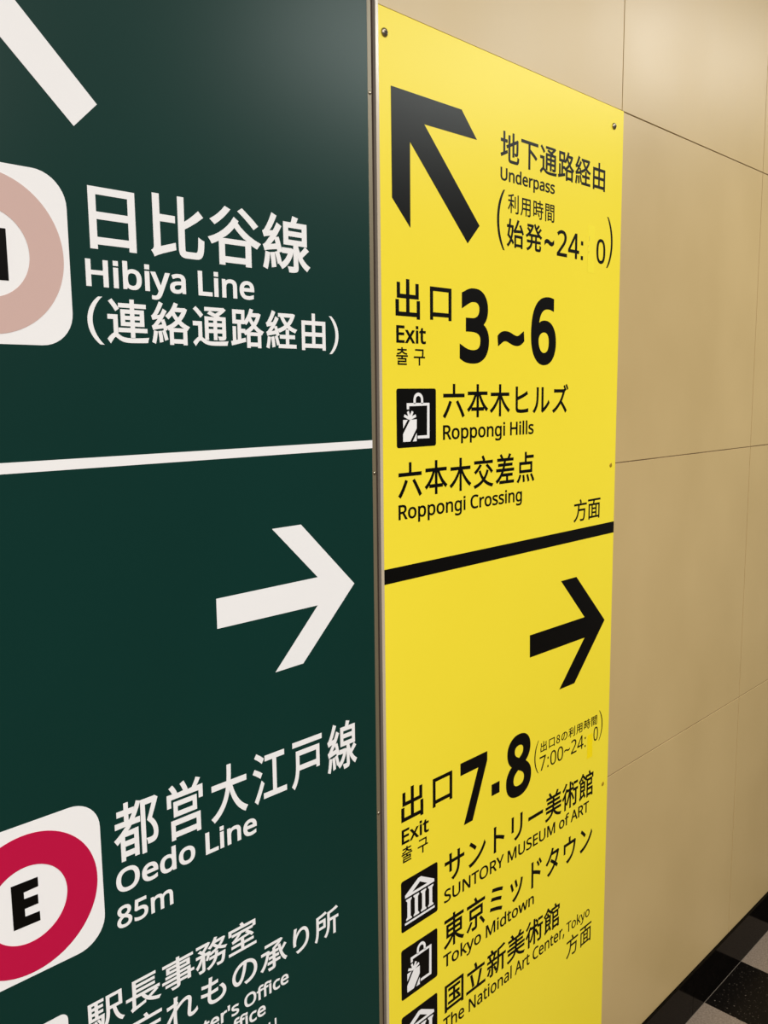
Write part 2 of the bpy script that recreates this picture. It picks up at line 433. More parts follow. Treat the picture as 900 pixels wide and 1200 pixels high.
GLYPHS = {
  'c': {
    '8': (0.555, [[280,-13,336,-8,385,6,428,28,462,57,488,92,504,132,509,176,504,223,491,263,472,297,446,325,417,349,386,369,386,374,413,398,439,429,461,465,477,506,483,551,478,597,465,639,443,674,414,704,377,726,332,739,282,744,235,740,192,727,155,706,124,678,101,643,86,603,81,558,86,514,101,476,122,442,149,413,180,389,180,385,147,364,115,338,88,307,66,270,51,229,46,182,52,136,69,94,95,58,131,28,174,6,224,-8],[330,398,287,416,248,435,214,458,188,485,170,518,164,558,168,591,179,620,197,644,220,661,249,672,281,676,317,671,348,659,372,638,390,612,401,581,405,546,400,506,386,468,362,432],[281,55,239,60,202,73,171,93,147,120,132,153,127,190,132,230,146,268,167,301,195,331,228,356,271,338,312,320,348,300,378,277,402,250,417,218,422,179,417,144,404,114,383,90,355,71,321,59]]),
    'の': (1.0, [[476,642,462,550,443,458,420,372,394,296,369,236,343,191,318,160,293,142,269,136,246,141,222,155,201,180,183,215,171,261,166,318,171,370,187,423,213,474,249,522,294,565,347,600,408,627],[559,644,619,633,672,613,718,585,756,550,786,507,808,460,821,408,826,353,820,292,804,238,779,190,747,150,709,117,666,90,620,70,572,56,486,43,533,-31,608,-17,676,5,736,35,787,72,830,115,863,165,888,221,903,283,908,350,903,416,887,478,861,536,825,587,781,631,728,668,668,695,600,712,525,718,446,711,371,692,303,661,242,620,190,570,147,513,115,450,95,382,88,311,93,244,108,186,130,137,159,97,192,68,228,50,266,44,305,50,342,70,377,102,411,146,442,203,471,273,499,355,524,450,544,548]]),
    'も': (1.0, [[98,405,94,328,159,312,229,300,303,292,295,177,300,120,314,73,337,34,367,4,403,-19,444,-34,490,-43,540,-46,611,-42,675,-30,731,-10,779,18,818,52,846,93,864,140,870,193,866,243,854,290,834,335,805,379,768,424,680,406,719,367,750,327,772,285,785,243,789,202,783,160,766,123,739,92,702,66,656,48,602,36,540,32,495,36,457,46,426,63,402,86,385,115,375,150,372,189,378,288,414,288,513,290,610,298,612,374,542,366,473,362,404,361,385,361,407,542,414,542,522,544,617,551,619,626,525,616,416,613,430,716,443,786,353,792,354,762,352,721,341,616,265,623,190,636,122,653,118,580,186,565,259,553,333,545,311,364,239,372,167,385]]),
    'り': (1.0, [[339,789,251,792,243,706,230,607,217,491,212,383,216,293,223,224,300,230,295,296,298,353,309,412,332,472,363,531,403,584,448,627,498,656,551,666,593,659,628,640,658,609,680,567,697,517,707,459,710,394,705,323,691,262,667,209,636,164,598,126,553,94,502,69,447,49,387,33,323,22,370,-50,442,-34,509,-13,571,13,626,46,674,85,715,131,748,185,772,246,787,316,792,395,788,470,775,537,755,596,728,645,695,685,656,714,612,732,564,738,511,731,462,711,417,681,376,643,342,601,313,556,292,511,302,598,319,700]]),
    'れ': (1.0, [[293,720,288,625,209,614,144,608,79,607,87,525,283,552,276,453,209,355,125,242,54,149,105,80,268,316,267,277,264,21,261,-38,348,-38,343,23,339,143,339,264,342,382,400,440,462,492,524,535,583,563,636,574,664,571,687,562,703,546,713,523,717,492,707,376,689,243,679,119,683,81,693,49,710,25,732,7,759,-3,790,-7,840,-1,888,15,932,41,974,76,961,162,923,126,884,100,847,84,810,79,787,84,771,97,761,117,758,140,768,260,785,395,795,514,791,552,780,585,760,611,733,631,699,644,656,648,604,640,549,620,493,591,440,555,391,517,348,479,353,537,398,607,369,642,363,640,383,791,289,794,293,756]]),
    'ウ': (1.0, [[882,607,828,641,803,635,759,633,535,633,535,726,536,760,541,801,445,801,450,726,450,633,229,633,136,637,139,560,139,384,136,320,223,320,219,380,219,559,778,559,767,489,748,413,720,336,683,267,641,213,590,164,533,123,473,90,412,66,361,49,308,38,373,-37,461,-8,540,30,611,74,673,126,726,183,769,246,806,322,834,403,854,480,867,547]]),
    'サ': (1.0, [[67,578,67,491,167,494,275,494,275,333,271,242,359,242,355,333,355,494,640,494,640,453,637,367,627,293,610,231,586,179,556,135,519,99,475,68,424,41,367,17,434,-46,504,-11,562,28,610,71,648,119,676,173,697,233,710,300,718,375,720,459,720,494,830,494,922,492,922,576,830,571,720,571,720,696,725,778,635,778,640,696,640,571,355,571,355,699,360,772,271,772,275,699,275,571,167,571,105,574]]),
    'ズ': (1.0, [[757,814,704,791,747,722,784,653,838,677,800,746],[870,849,818,826,861,760,900,689,954,713,915,781],[780,651,729,690,698,684,654,682,268,682,167,688,167,598,268,603,658,603,631,535,591,461,543,388,492,324,425,255,349,188,265,126,175,71,80,27,144,-40,231,5,314,59,393,119,467,185,534,253,636,155,731,51,809,-45,879,16,798,108,695,214,587,314,638,386,685,462,724,538,755,608]]),
    'タ': (1.0, [[536,785,445,814,430,772,413,735,385,685,347,628,299,567,241,505,172,444,92,387,159,335,239,396,310,463,371,531,424,600,762,600,741,534,711,463,672,391,626,323,519,395,415,458,361,403,464,336,573,259,514,202,447,147,369,97,283,54,186,18,258,-44,354,-3,439,44,515,96,581,152,639,210,748,119,807,188,693,276,746,355,790,435,824,514,849,587,860,615,873,641,807,681,778,673,741,671,470,671,491,707]]),
    'ッ': (1.0, [[483,576,410,551,452,443,488,334,562,360,524,470],[845,520,759,547,746,471,724,397,695,326,661,262,621,205,567,147,505,95,437,52,366,17,296,-8,362,-75,430,-45,498,-6,565,41,629,98,688,163,737,233,776,309,807,388,830,470],[251,526,177,497,223,391,266,272,342,300,297,416]]),
    'ト': (1.0, [[337,88,335,27,330,-30,427,-30,421,88,420,418,547,374,687,317,813,257,847,342,719,399,566,458,420,507,420,670,427,774,329,774,335,721,337,670]]),
    'ド': (1.0, [[656,720,601,695,633,647,663,596,690,543,747,569,702,648],[777,770,722,744,755,697,786,647,815,594,871,622,825,700],[305,75,299,-43,395,-43,389,75,389,404,516,361,656,304,781,244,816,329,688,386,535,444,389,493,389,657,396,761,297,761,303,708,305,657]]),
    'ヒ': (1.0, [[319,769,226,769,231,731,232,688,232,138,236,101,246,71,263,47,286,29,316,16,351,8,425,0,512,-2,631,1,754,8,858,19,858,110,756,92,633,81,516,78,443,80,383,86,357,93,338,102,324,115,316,134,313,160,313,380,452,419,602,466,733,514,828,553,793,634,749,609,705,588,584,542,445,498,313,462,313,688]]),
    'ミ': (1.0, [[287,757,258,683,381,663,525,633,666,599,780,564,812,641,695,675,551,710,406,738],[242,493,212,418,334,397,473,366,607,332,714,296,746,373,634,408,499,442,361,471],[187,202,156,126,298,100,463,63,622,19,748,-25,782,52,655,95,496,138,332,175]]),
    'リ': (1.0, [[776,759,682,759,687,672,687,514,686,428,682,357,673,297,658,247,635,202,604,161,564,122,520,91,471,65,419,44,365,28,430,-41,477,-24,527,-1,577,27,625,62,668,105,701,148,727,195,748,250,762,317,770,403,773,510,773,672],[312,751,221,751,225,679,225,346,220,269,312,269,308,345,308,679]]),
    'ル': (1.0, [[524,21,577,-23,590,-12,611,0,683,39,756,88,828,145,895,209,952,277,905,345,854,280,795,222,733,171,671,130,613,99,613,676,617,750,525,750,528,724,530,676,530,77],[66,26,141,-24,189,21,232,71,268,127,297,187,319,250,335,343,345,458,349,576,350,675,355,747,263,747,268,714,270,674,269,577,266,466,257,358,240,272,218,215,190,161,155,111,113,65]]),
    'ン': (1.0, [[227,733,170,672,256,607,349,529,419,463,482,526,407,594,312,671],[141,63,194,-19,289,3,375,31,453,63,524,99,587,136,673,198,751,266,819,340,876,416,923,492,875,577,841,514,797,448,744,383,683,320,615,261,541,209,480,174,410,140,330,109,241,83]]),
    'ー': (1.0, [[102,433,102,335,241,340,790,340,897,335,897,433,789,428,241,428]]),
    '下': (1.0, [[55,766,55,691,441,691,441,-79,520,-79,520,451,638,384,751,313,839,250,892,318,790,386,662,461,534,527,520,511,520,691,946,691,946,766]]),
    '事': (1.0, [[134,131,134,72,459,72,459,4,457,-10,449,-17,434,-20,296,-20,312,-51,323,-83,397,-82,452,-79,490,-71,510,-61,524,-47,532,-26,535,4,535,72,775,72,775,28,851,28,851,206,955,206,955,266,851,266,851,391,535,391,535,462,835,462,835,639,535,639,535,698,935,698,935,760,535,760,535,840,459,840,459,760,67,760,67,698,459,698,459,639,172,639,172,462,459,462,459,391,143,391,143,336,459,336,459,266,48,266,48,206,459,206,459,131],[244,586,459,586,459,515,244,515],[535,586,759,586,759,515,535,515],[535,336,775,336,775,266,535,266],[535,206,775,206,775,131,535,131]]),
    '交': (1.0, [[318,597,266,540,205,485,138,434,70,392,101,365,129,336,197,384,267,442,333,504,391,569],[618,555,714,483,805,404,873,332,936,382,865,452,772,528,677,598],[352,422,285,401,318,330,356,265,399,206,448,152,381,107,308,69,227,36,140,9,47,-14,72,-48,93,-82,187,-56,275,-25,358,12,434,54,503,102,570,54,644,12,726,-23,814,-52,910,-74,931,-38,958,-5,865,14,778,39,698,70,625,108,559,151,609,205,654,266,693,332,727,406,652,427,624,361,589,301,549,247,503,199,456,248,416,302,381,360],[418,825,455,762,485,701,67,701,67,628,931,628,931,701,517,701,562,719,543,759,517,805,489,849]]),
    '京': (1.0, [[262,495,743,495,743,334,262,334],[685,167,754,93,820,15,869,-52,934,-8,882,58,815,133,746,205],[235,204,199,151,154,96,103,43,52,-2,81,-24,107,-49,179,18,249,97,308,177],[415,824,447,771,476,716,65,716,65,642,937,642,937,716,564,716,529,781,487,848],[188,561,188,267,464,267,464,8,462,-3,455,-9,441,-11,292,-10,307,-46,318,-81,396,-81,455,-78,498,-70,520,-60,534,-44,541,-22,543,7,543,267,822,267,822,561]]),
    '六': (1.0, [[57,575,57,498,946,498,946,575],[308,382,252,271,187,163,116,63,44,-22,119,-74,190,17,262,123,330,238,391,356],[604,357,704,210,800,59,873,-68,951,-25,873,101,775,248,675,390],[540,560,540,845,465,845,465,560]]),
    '出': (1.0, [[104,341,104,-21,814,-21,814,-78,895,-78,895,341,814,341,814,54,539,54,539,404,855,404,855,750,774,750,774,477,539,477,539,839,457,839,457,477,228,477,228,749,150,749,150,404,457,404,457,54,187,54,187,341]]),
    '利': (1.0, [[593,721,593,169,666,169,666,721],[838,821,838,20,835,5,827,-3,812,-6,659,-5,675,-43,687,-81,768,-80,827,-77,868,-67,888,-55,902,-38,910,-14,913,20,913,821],[458,834,374,805,270,778,156,755,42,737,56,708,66,678,161,692,259,709,259,539,50,539,50,469,243,469,200,374,147,281,88,197,27,130,49,95,68,59,119,118,169,190,216,270,259,355,259,-78,333,-78,333,318,479,173,522,236,434,312,333,396,333,469,526,469,526,539,333,539,333,724,430,749,514,777]]),
    '務': (1.0, [[611,841,575,770,529,703,476,644,418,595,449,575,477,552,514,586,550,624,584,577,623,534,667,494,601,459,529,431,453,409,471,476,424,492,413,488,273,488,305,509,277,545,327,592,376,646,421,704,458,762,409,793,397,790,57,790,57,725,350,725,315,678,276,631,234,589,167,646,113,613,158,573,200,530,235,488,46,488,46,421,197,421,165,344,126,270,83,205,36,153,57,118,75,83,116,131,155,190,190,257,222,328,222,15,221,6,215,1,206,0,111,1,125,-34,134,-69,188,-69,230,-66,260,-57,276,-46,287,-31,292,-11,294,15,294,421,389,421,364,334,336,260,388,234,419,308,448,394,464,372,476,349,541,368,604,392,664,421,720,454,787,414,860,382,937,357,957,388,982,416,909,436,839,463,775,496,822,542,864,593,899,651,928,716,888,738,875,735,633,735,679,821],[630,378,616,279,444,279,444,214,600,214,581,165,555,119,522,77,480,39,427,6,364,-22,389,-49,407,-78,471,-49,524,-15,569,23,605,65,634,111,657,161,674,214,847,214,836,123,824,59,811,18,797,-4,783,-12,762,-14,663,-9,673,-31,680,-56,683,-79,747,-82,795,-80,819,-76,840,-68,858,-53,878,-20,896,37,911,123,925,246,928,279,689,279,702,378],[593,671,837,671,805,619,766,573,721,532,671,574,628,620]]),
    '口': (1.0, [[127,735,127,-55,205,-55,205,30,796,30,796,-51,876,-51,876,735],[205,107,205,660,796,660,796,107]]),
    '営': (1.0, [[311,480,698,480,698,364,311,364],[240,538,240,306,771,306,771,538],[170,227,170,-81,242,-81,242,-42,776,-42,776,-80,850,-80,850,227],[242,24,242,161,776,161,776,24],[414,818,443,773,469,725,488,682,282,682,309,695,286,737,253,783,216,826,152,798,196,741,233,682,92,682,92,484,161,484,161,616,848,616,848,484,921,484,921,682,763,682,812,741,860,805,783,832,753,783,717,730,680,682,511,682,559,701,540,745,511,795,480,842]]),
    '国': (1.0, [[592,320,630,282,665,242,691,206,743,237,716,272,680,311,641,347],[228,196,228,132,777,132,777,196,530,196,530,365,732,365,732,430,530,430,530,573,756,573,756,640,242,640,242,573,459,573,459,430,270,430,270,365,459,365,459,196],[86,795,86,-80,162,-80,162,-30,835,-30,835,-80,914,-80,914,795],[162,40,162,725,835,725,835,40]]),
    '地': (1.0, [[429,747,429,473,321,428,349,361,429,395,429,79,431,37,438,4,451,-20,470,-38,497,-49,533,-55,577,-57,824,-57,864,-54,895,-45,919,-29,937,-5,950,29,958,71,964,125,942,131,917,141,897,153,893,103,887,65,879,39,865,22,847,14,821,11,580,11,546,13,523,18,510,30,503,49,501,77,501,426,635,483,635,143,706,143,706,513,846,573,844,374,839,277,833,260,823,252,809,250,742,252,753,220,760,186,808,188,854,194,874,202,890,214,902,233,909,260,914,333,917,464,918,637,922,651,869,671,855,660,840,646,706,590,706,840,635,840,635,560,501,504,501,747],[33,154,63,79,372,219,355,286,241,238,241,528,359,528,359,599,241,599,241,828,170,828,170,599,42,599,42,528,170,528,170,208]]),
    '大': (1.0, [[461,839,460,753,456,657,446,553,62,553,62,476,433,476,415,405,390,334,358,265,317,199,266,137,204,80,130,28,43,-16,75,-46,100,-78,185,-32,259,20,321,78,374,140,417,206,452,276,480,347,501,419,538,325,581,237,630,157,687,84,751,21,823,-33,902,-78,928,-41,958,-8,879,33,807,85,743,147,687,218,638,298,597,384,563,476,942,476,942,553,526,553,536,656,541,752,542,839]]),
    '始': (1.0, [[462,327,462,-80,531,-80,531,-36,833,-36,833,-78,905,-78,905,327],[531,31,531,259,833,259,833,31],[429,407,474,418,599,430,873,452,905,381,969,414,927,502,867,601,800,695,740,666,791,595,838,517,519,497,585,595,647,704,705,819,627,841,585,746,538,659,497,588,468,544,445,512,423,490,404,480],[202,565,316,565,305,473,290,388,270,311,247,241,144,319,173,436],[65,292,141,236,217,174,180,111,138,58,92,15,40,-19,65,-47,86,-78,140,-39,189,7,233,61,271,124,324,70,364,21,410,82,364,135,303,193,334,283,359,385,377,501,389,630,345,637,333,635,216,635,248,831,178,836,165,739,148,635,43,635,43,565,134,565,100,417]]),
    '室': (1.0, [[149,216,149,150,461,150,461,16,59,16,59,-52,945,-52,945,16,538,16,538,150,856,150,856,216,538,216,538,321,461,321,461,216],[190,303,242,314,396,328,746,356,803,292,861,333,807,392,737,456,664,516,609,479,690,410,303,383,360,427,416,476,470,528,835,528,835,593,173,593,173,528,373,528,317,475,268,434,236,408,211,390,188,378,168,372],[435,829,474,751,70,751,70,574,143,574,143,683,855,683,855,574,931,574,931,751,558,751,536,801,507,850]]),
    '差': (1.0, [[693,842,658,775,617,708,387,708,366,750,336,795,303,838,238,811,274,761,304,708,105,708,105,639,440,639,419,553,153,553,153,486,399,486,364,397,60,397,60,327,329,327,285,258,235,196,177,140,112,91,39,49,94,-15,170,34,239,90,299,152,353,221,353,176,555,176,555,33,221,33,221,-37,937,-37,937,33,633,33,633,176,864,176,864,246,369,246,415,327,940,327,940,397,447,397,479,486,853,486,853,553,499,553,520,639,902,639,902,708,700,708,775,817]]),
    '忘': (1.0, [[274,249,274,51,277,15,286,-12,304,-32,332,-44,370,-51,422,-53,653,-53,690,-51,720,-44,742,-31,759,-11,771,18,779,56,785,104,761,111,736,121,715,133,711,82,704,47,693,27,674,17,647,15,426,15,387,16,364,22,353,33,350,51,350,249],[415,320,472,259,524,195,561,138,624,175,585,232,531,295,473,353],[769,241,817,158,858,71,884,-4,955,25,927,100,884,185,835,266],[153,246,124,170,88,90,45,21,112,-12,153,60,189,143,218,221],[435,823,460,776,480,727,65,727,65,657,196,657,196,386,879,386,879,456,270,456,270,657,927,657,927,727,562,727,536,786,504,845]]),
    '戸': (1.0, [[68,780,68,708,935,708,935,780],[166,599,166,372,165,316,160,258,151,197,135,136,112,77,78,20,34,-32,65,-56,92,-84,134,-36,168,16,194,72,213,129,226,188,235,246,783,246,783,191,858,191,858,599],[783,316,241,316,242,371,242,529,783,529]]),
    '所': (1.0, [[534,739,534,406,533,344,529,280,520,214,505,148,482,84,449,24,404,-32,435,-55,462,-82,511,-22,548,45,575,117,593,191,604,266,610,338,611,406,611,429,766,429,766,-77,841,-77,841,429,958,429,958,501,611,501,611,684,699,699,786,717,868,739,939,764,888,828,816,801,727,776,631,756],[172,361,172,391,172,521,370,521,370,361],[441,819,371,794,285,772,191,754,98,741,98,391,97,309,92,220,81,131,61,45,29,-34,61,-56,90,-82,120,-15,141,59,156,137,165,216,170,293,442,293,442,589,172,589,172,685,257,697,342,713,421,732,489,756]]),
    '承': (1.0, [[288,202,288,136,469,136,469,25,467,12,460,6,446,3,298,5,315,-32,326,-69,402,-68,460,-64,500,-55,521,-44,535,-28,543,-6,545,25,545,136,721,136,721,202,545,202,545,295,676,295,676,360,545,360,545,450,659,450,659,514,545,514,545,572,620,612,693,659,760,711,818,764,766,801,749,798,201,798,201,729,673,729,610,683,540,640,469,606,469,514,352,514,352,450,469,450,469,360,334,360,334,295,469,295,469,202],[69,582,69,513,257,513,235,417,206,328,172,248,132,176,86,115,37,65,68,40,95,10,151,70,201,145,247,233,286,333,318,445,341,568,295,585,281,582],[735,613,669,602,687,497,710,398,738,305,772,220,811,144,858,77,912,22,937,55,967,85,922,126,881,177,846,236,815,302,789,374,870,454,947,542,887,590,833,518,769,444,750,527]]),
    '新': (1.0, [[360,213,391,159,420,101,442,51,495,83,474,131,444,186,411,240],[135,235,111,174,79,117,41,68,94,30,133,85,168,150,196,220],[553,744,553,400,552,331,548,257,538,183,522,109,496,39,460,-25,491,-46,518,-71,558,-1,586,77,605,159,616,243,622,324,623,400,623,432,775,432,775,-75,848,-75,848,432,958,432,958,502,623,502,623,694,730,713,834,738,927,767,866,822,778,792,668,766],[214,827,258,735,61,735,61,672,503,672,503,735,336,735,311,790,282,844],[377,667,353,587,323,507,46,507,46,443,251,443,251,339,50,339,50,273,251,273,251,18,250,10,247,7,239,5,162,5,176,-27,184,-59,228,-58,263,-55,290,-47,304,-37,314,-24,319,-6,320,17,320,273,507,273,507,339,320,339,320,443,519,443,519,507,391,507,419,577,447,652],[126,651,144,602,158,552,165,507,230,525,221,569,206,618,187,665]]),
    '方': (1.0, [[440,818,467,767,491,713,508,667,68,667,68,594,341,594,337,524,330,454,321,383,306,314,286,247,258,183,221,123,175,68,117,19,46,-23,77,-51,101,-82,167,-42,223,4,270,55,309,110,340,169,365,231,384,295,398,361,756,361,743,215,728,112,711,46,691,12,678,4,662,1,643,0,575,1,474,7,487,-16,496,-42,501,-66,597,-70,669,-69,703,-64,731,-54,756,-34,777,-1,795,53,810,134,823,248,835,398,838,434,410,434,423,594,936,594,936,667,514,667,585,698,554,769,512,846]]),
    '日': (1.0, [[253,352,752,352,752,71,253,71],[253,426,253,697,752,697,752,426],[176,772,176,-69,253,-69,253,-4,752,-4,752,-64,832,-64,832,772]]),
    '時': (1.0, [[445,209,496,151,541,89,572,33,636,72,603,127,557,188,505,244],[631,841,631,721,421,721,421,654,631,654,631,527,379,527,379,459,763,459,763,346,384,346,384,279,763,279,763,10,761,-1,755,-7,742,-9,608,-8,624,-44,633,-79,704,-78,757,-74,796,-66,815,-56,828,-41,835,-19,837,9,837,279,954,279,954,346,837,346,837,459,964,459,964,527,705,527,705,654,922,654,922,721,705,721,705,841],[291,416,291,185,146,185,146,416],[291,484,146,484,146,706,291,706],[76,775,76,35,146,35,146,117,362,117,362,775]]),
    '木': (1.0, [[460,839,460,594,67,594,67,519,425,519,375,433,316,349,251,271,179,200,105,139,28,90,58,60,84,27,168,86,250,160,327,244,398,338,460,438,460,-80,539,-80,539,439,602,341,673,248,750,163,831,89,913,29,940,64,970,94,894,143,820,204,749,274,682,352,623,434,572,519,935,519,935,594,539,594,539,839]]),
    '本': (1.0, [[460,839,460,629,65,629,65,553,367,553,326,469,279,388,225,313,165,245,103,187,37,140,67,111,92,79,163,135,230,202,293,280,350,365,401,457,444,553,460,553,460,183,226,183,226,107,460,107,460,-80,539,-80,539,107,772,107,772,183,539,183,539,553,553,553,595,457,645,365,703,280,766,202,834,136,906,81,934,116,965,146,897,192,832,250,771,316,716,390,668,470,628,553,937,553,937,629,539,629,539,839]]),
    '東': (1.0, [[153,590,153,222,396,222,337,167,268,116,194,69,117,30,41,-1,69,-31,93,-64,171,-28,249,17,326,69,396,128,459,191,459,-80,536,-80,536,194,599,130,671,70,749,17,829,-29,909,-66,934,-32,962,-1,884,29,806,69,731,115,661,167,600,222,859,222,859,590,536,590,536,674,940,674,940,745,536,745,536,839,459,839,459,745,66,745,66,674,459,674,459,590],[226,379,459,379,459,282,226,282],[536,379,782,379,782,282,536,282],[226,530,459,530,459,435,226,435],[536,530,782,530,782,435,536,435]]),
    '比': (1.0, [[125,-72,161,-53,256,-17,459,50,455,86,454,126,208,50,208,456,456,456,456,531,208,531,208,829,129,829,129,69,125,40,115,19,102,3,88,-7,109,-38],[534,835,534,87,536,44,542,11,552,-15,568,-33,591,-45,620,-52,657,-54,811,-54,850,-50,880,-36,903,-11,919,25,930,74,937,137,942,215,905,229,870,250,866,169,861,108,854,65,843,37,828,22,806,18,665,18,642,19,627,25,617,37,612,56,611,85,611,377,723,444,832,516,928,590,865,656,793,590,706,521,611,457,611,835]]),
    '江': (1.0, [[96,774,161,735,225,693,275,654,321,714,270,750,205,791,140,827],[42,499,108,464,174,425,226,390,268,452,215,486,148,522,83,554],[76,-16,138,-67,200,35,263,147,320,257,266,306,203,189,136,77],[326,60,326,-15,960,-15,960,60,672,60,672,671,904,671,904,746,374,746,374,671,591,671,591,60]]),
    '点': (1.0, [[237,465,760,465,760,286,237,286],[340,128,351,59,358,-12,361,-71,437,-61,433,-3,424,66,411,134],[547,127,576,60,600,-10,617,-69,690,-50,672,8,646,76,615,142],[751,135,802,66,847,-8,880,-72,951,-42,917,21,869,93,818,161],[177,155,150,99,118,44,81,-6,42,-46,110,-79,150,-34,188,19,221,77,248,136],[166,536,166,216,835,216,835,536,530,536,530,663,910,663,910,734,530,734,530,840,455,840,455,536]]),
    '用': (1.0, [[153,770,153,407,152,345,148,279,140,213,126,146,105,82,74,20,32,-36,63,-58,90,-85,131,-31,163,29,187,93,205,160,216,227,467,227,467,-71,543,-71,543,227,813,227,813,22,810,8,802,0,786,-3,727,-4,629,-2,644,-38,655,-74,737,-74,799,-71,841,-62,863,-51,877,-34,885,-10,887,22,887,770],[227,698,467,698,467,537,227,537],[813,698,813,537,543,537,543,698],[227,466,467,466,467,298,223,298,227,407],[813,466,813,298,543,298,543,466]]),
    '由': (1.0, [[189,279,459,279,459,57,189,57],[810,279,810,57,535,57,535,279],[189,353,189,571,459,571,459,353],[810,353,535,353,535,571,810,571],[459,840,459,646,114,646,114,-80,189,-80,189,-18,810,-18,810,-76,888,-76,888,646,535,646,535,840]]),
    '発': (1.0, [[884,715,817,650,741,585,707,622,675,662,751,722,823,789,766,829,709,770,642,710,608,772,579,837,514,817,547,741,586,670,631,603,682,541,737,485,267,485,319,533,366,587,409,645,445,708,475,776,425,800,411,797,125,797,125,731,375,731,348,685,316,640,281,598,224,647,160,696,112,656,177,604,234,551,168,498,99,454,29,420,54,393,75,363,126,388,176,418,226,452,226,413,332,413,332,280,332,264,100,264,100,194,324,194,311,153,290,113,258,74,214,38,155,4,79,-26,106,-54,127,-85,203,-53,264,-18,312,20,348,61,374,104,391,148,401,194,582,194,582,34,584,-3,591,-31,604,-51,623,-64,652,-71,689,-73,820,-73,853,-70,878,-59,896,-39,909,-8,918,35,923,92,888,104,855,122,852,68,848,31,841,10,830,-1,814,-4,699,-4,678,-3,666,3,660,14,659,33,659,194,898,194,898,264,659,264,659,413,776,413,776,452,821,419,869,389,919,364,943,398,972,428,905,459,842,498,783,544,863,607,940,675],[407,413,582,413,582,264,407,264,407,279]]),
    '立': (1.0, [[97,651,97,576,906,576,906,651],[236,505,274,361,308,212,331,81,410,101,386,231,350,378,310,522],[428,826,456,742,477,663,554,686,531,763,501,846],[691,522,650,361,597,189,541,38,54,38,54,-37,947,-37,947,38,622,38,676,183,730,347,776,507]]),
    '経': (1.0, [[188,189,205,71,214,-40,276,-25,265,84,246,202],[80,197,67,110,50,24,30,-50,63,-59,93,-70,120,48,144,184],[298,210,332,109,356,15,413,35,398,94,377,161,353,227],[817,722,790,673,757,627,720,585,679,547,640,586,605,628,575,673,550,722],[416,788,416,722,522,722,480,708,509,651,542,598,580,549,622,504,550,461,472,426,391,399,415,370,434,337,520,369,603,408,680,456,735,419,795,387,860,360,928,338,949,371,974,401,909,419,848,441,791,469,738,501,783,545,824,593,860,647,892,705,918,769,868,791,853,788],[646,389,646,252,456,252,456,185,646,185,646,14,413,14,413,-53,954,-53,954,14,720,14,720,185,911,185,911,252,720,252,720,389],[65,240,95,251,172,266,335,293,350,241,410,265,380,358,340,463,283,446,316,353,161,331,242,431,321,541,392,657,324,696,287,626,246,558,140,549,195,630,246,720,293,813,220,843,173,737,123,647,89,592,70,566,51,547,33,538,58,466,78,473,120,480,202,491,151,421,117,379,88,346,63,323,41,312]]),
    '絡': (1.0, [[195,189,207,115,216,38,220,-30,281,-18,271,87,253,199],[84,197,72,114,56,34,36,-35,97,-58,117,13,135,98,148,186],[296,206,318,142,337,76,350,17,407,36,383,126,350,223],[610,844,578,776,539,711,494,651,444,597,390,552,420,527,447,500,497,546,545,599,575,552,609,505,649,458,590,411,529,369,466,335,403,307,428,279,448,248,482,264,482,-75,553,-75,553,-41,831,-41,831,-73,904,-73,904,268,925,259,948,292,973,322,911,348,853,380,799,416,749,456,799,513,845,574,884,641,916,712,868,737,854,734,638,734,682,824],[553,26,553,219,831,219,831,26],[818,669,784,611,744,557,698,505,654,554,617,604,587,653,597,669],[526,286,586,322,643,362,699,408,751,363,807,322,868,286],[66,240,94,250,167,265,322,290,335,231,395,250,380,312,358,386,331,459,274,444,307,346,156,325,237,424,315,535,386,650,320,687,284,619,244,553,136,544,194,626,249,718,298,813,230,842,180,734,128,643,92,588,72,562,53,543,36,534,59,466,96,475,203,490,117,376,88,344,64,321,42,310]]),
    '線': (1.0, [[523,530,837,530,837,441,523,441],[523,674,837,674,837,587,523,587],[182,189,197,77,204,-27,263,-16,254,87,238,198],[84,197,72,112,56,31,35,-40,94,-62,114,11,132,97,145,186],[275,208,303,123,322,43,377,61,356,139,327,223],[885,345,833,288,772,230,745,287,724,347,724,381,909,381,909,734,682,734,724,823,641,841,626,789,607,734,453,734,453,381,653,381,653,3,652,-6,647,-10,636,-12,534,-12,548,-46,556,-81,614,-81,658,-77,690,-69,707,-58,717,-43,722,-23,724,3,724,192,754,135,789,83,827,37,869,-3,915,-36,938,-5,964,23,918,52,875,88,835,131,800,180,871,237,941,300],[416,298,416,235,547,235,521,179,488,128,450,84,407,48,362,20,385,-5,405,-32,455,0,501,41,542,90,579,147,608,212,631,285,587,300,575,298],[66,240,94,250,165,263,314,287,325,229,386,247,373,311,353,386,329,460,271,446,301,346,157,327,237,427,312,537,380,652,315,690,279,622,240,556,137,547,191,629,241,720,287,813,217,842,171,735,123,644,89,590,70,563,52,544,35,535,59,466,95,475,198,490,148,420,115,378,87,345,63,322,41,311]]),
    '美': (1.0, [[695,844,655,771,608,700,343,700,380,717,358,757,327,802,292,844,226,816,256,779,283,739,304,700,98,700,98,633,460,633,460,551,147,551,147,486,460,486,460,401,56,401,56,334,452,334,438,257,82,257,82,189,416,189,393,148,362,111,322,78,271,50,208,26,132,6,41,-10,63,-43,79,-77,169,-59,246,-37,312,-11,366,19,410,53,446,91,474,134,496,182,533,124,578,73,630,29,689,-7,756,-37,830,-60,913,-77,934,-41,960,-8,872,7,793,28,723,57,663,93,613,137,572,189,937,189,937,257,518,257,530,334,950,334,950,401,536,401,536,486,858,486,858,551,536,551,536,633,903,633,903,700,691,700,733,758,773,820]]),
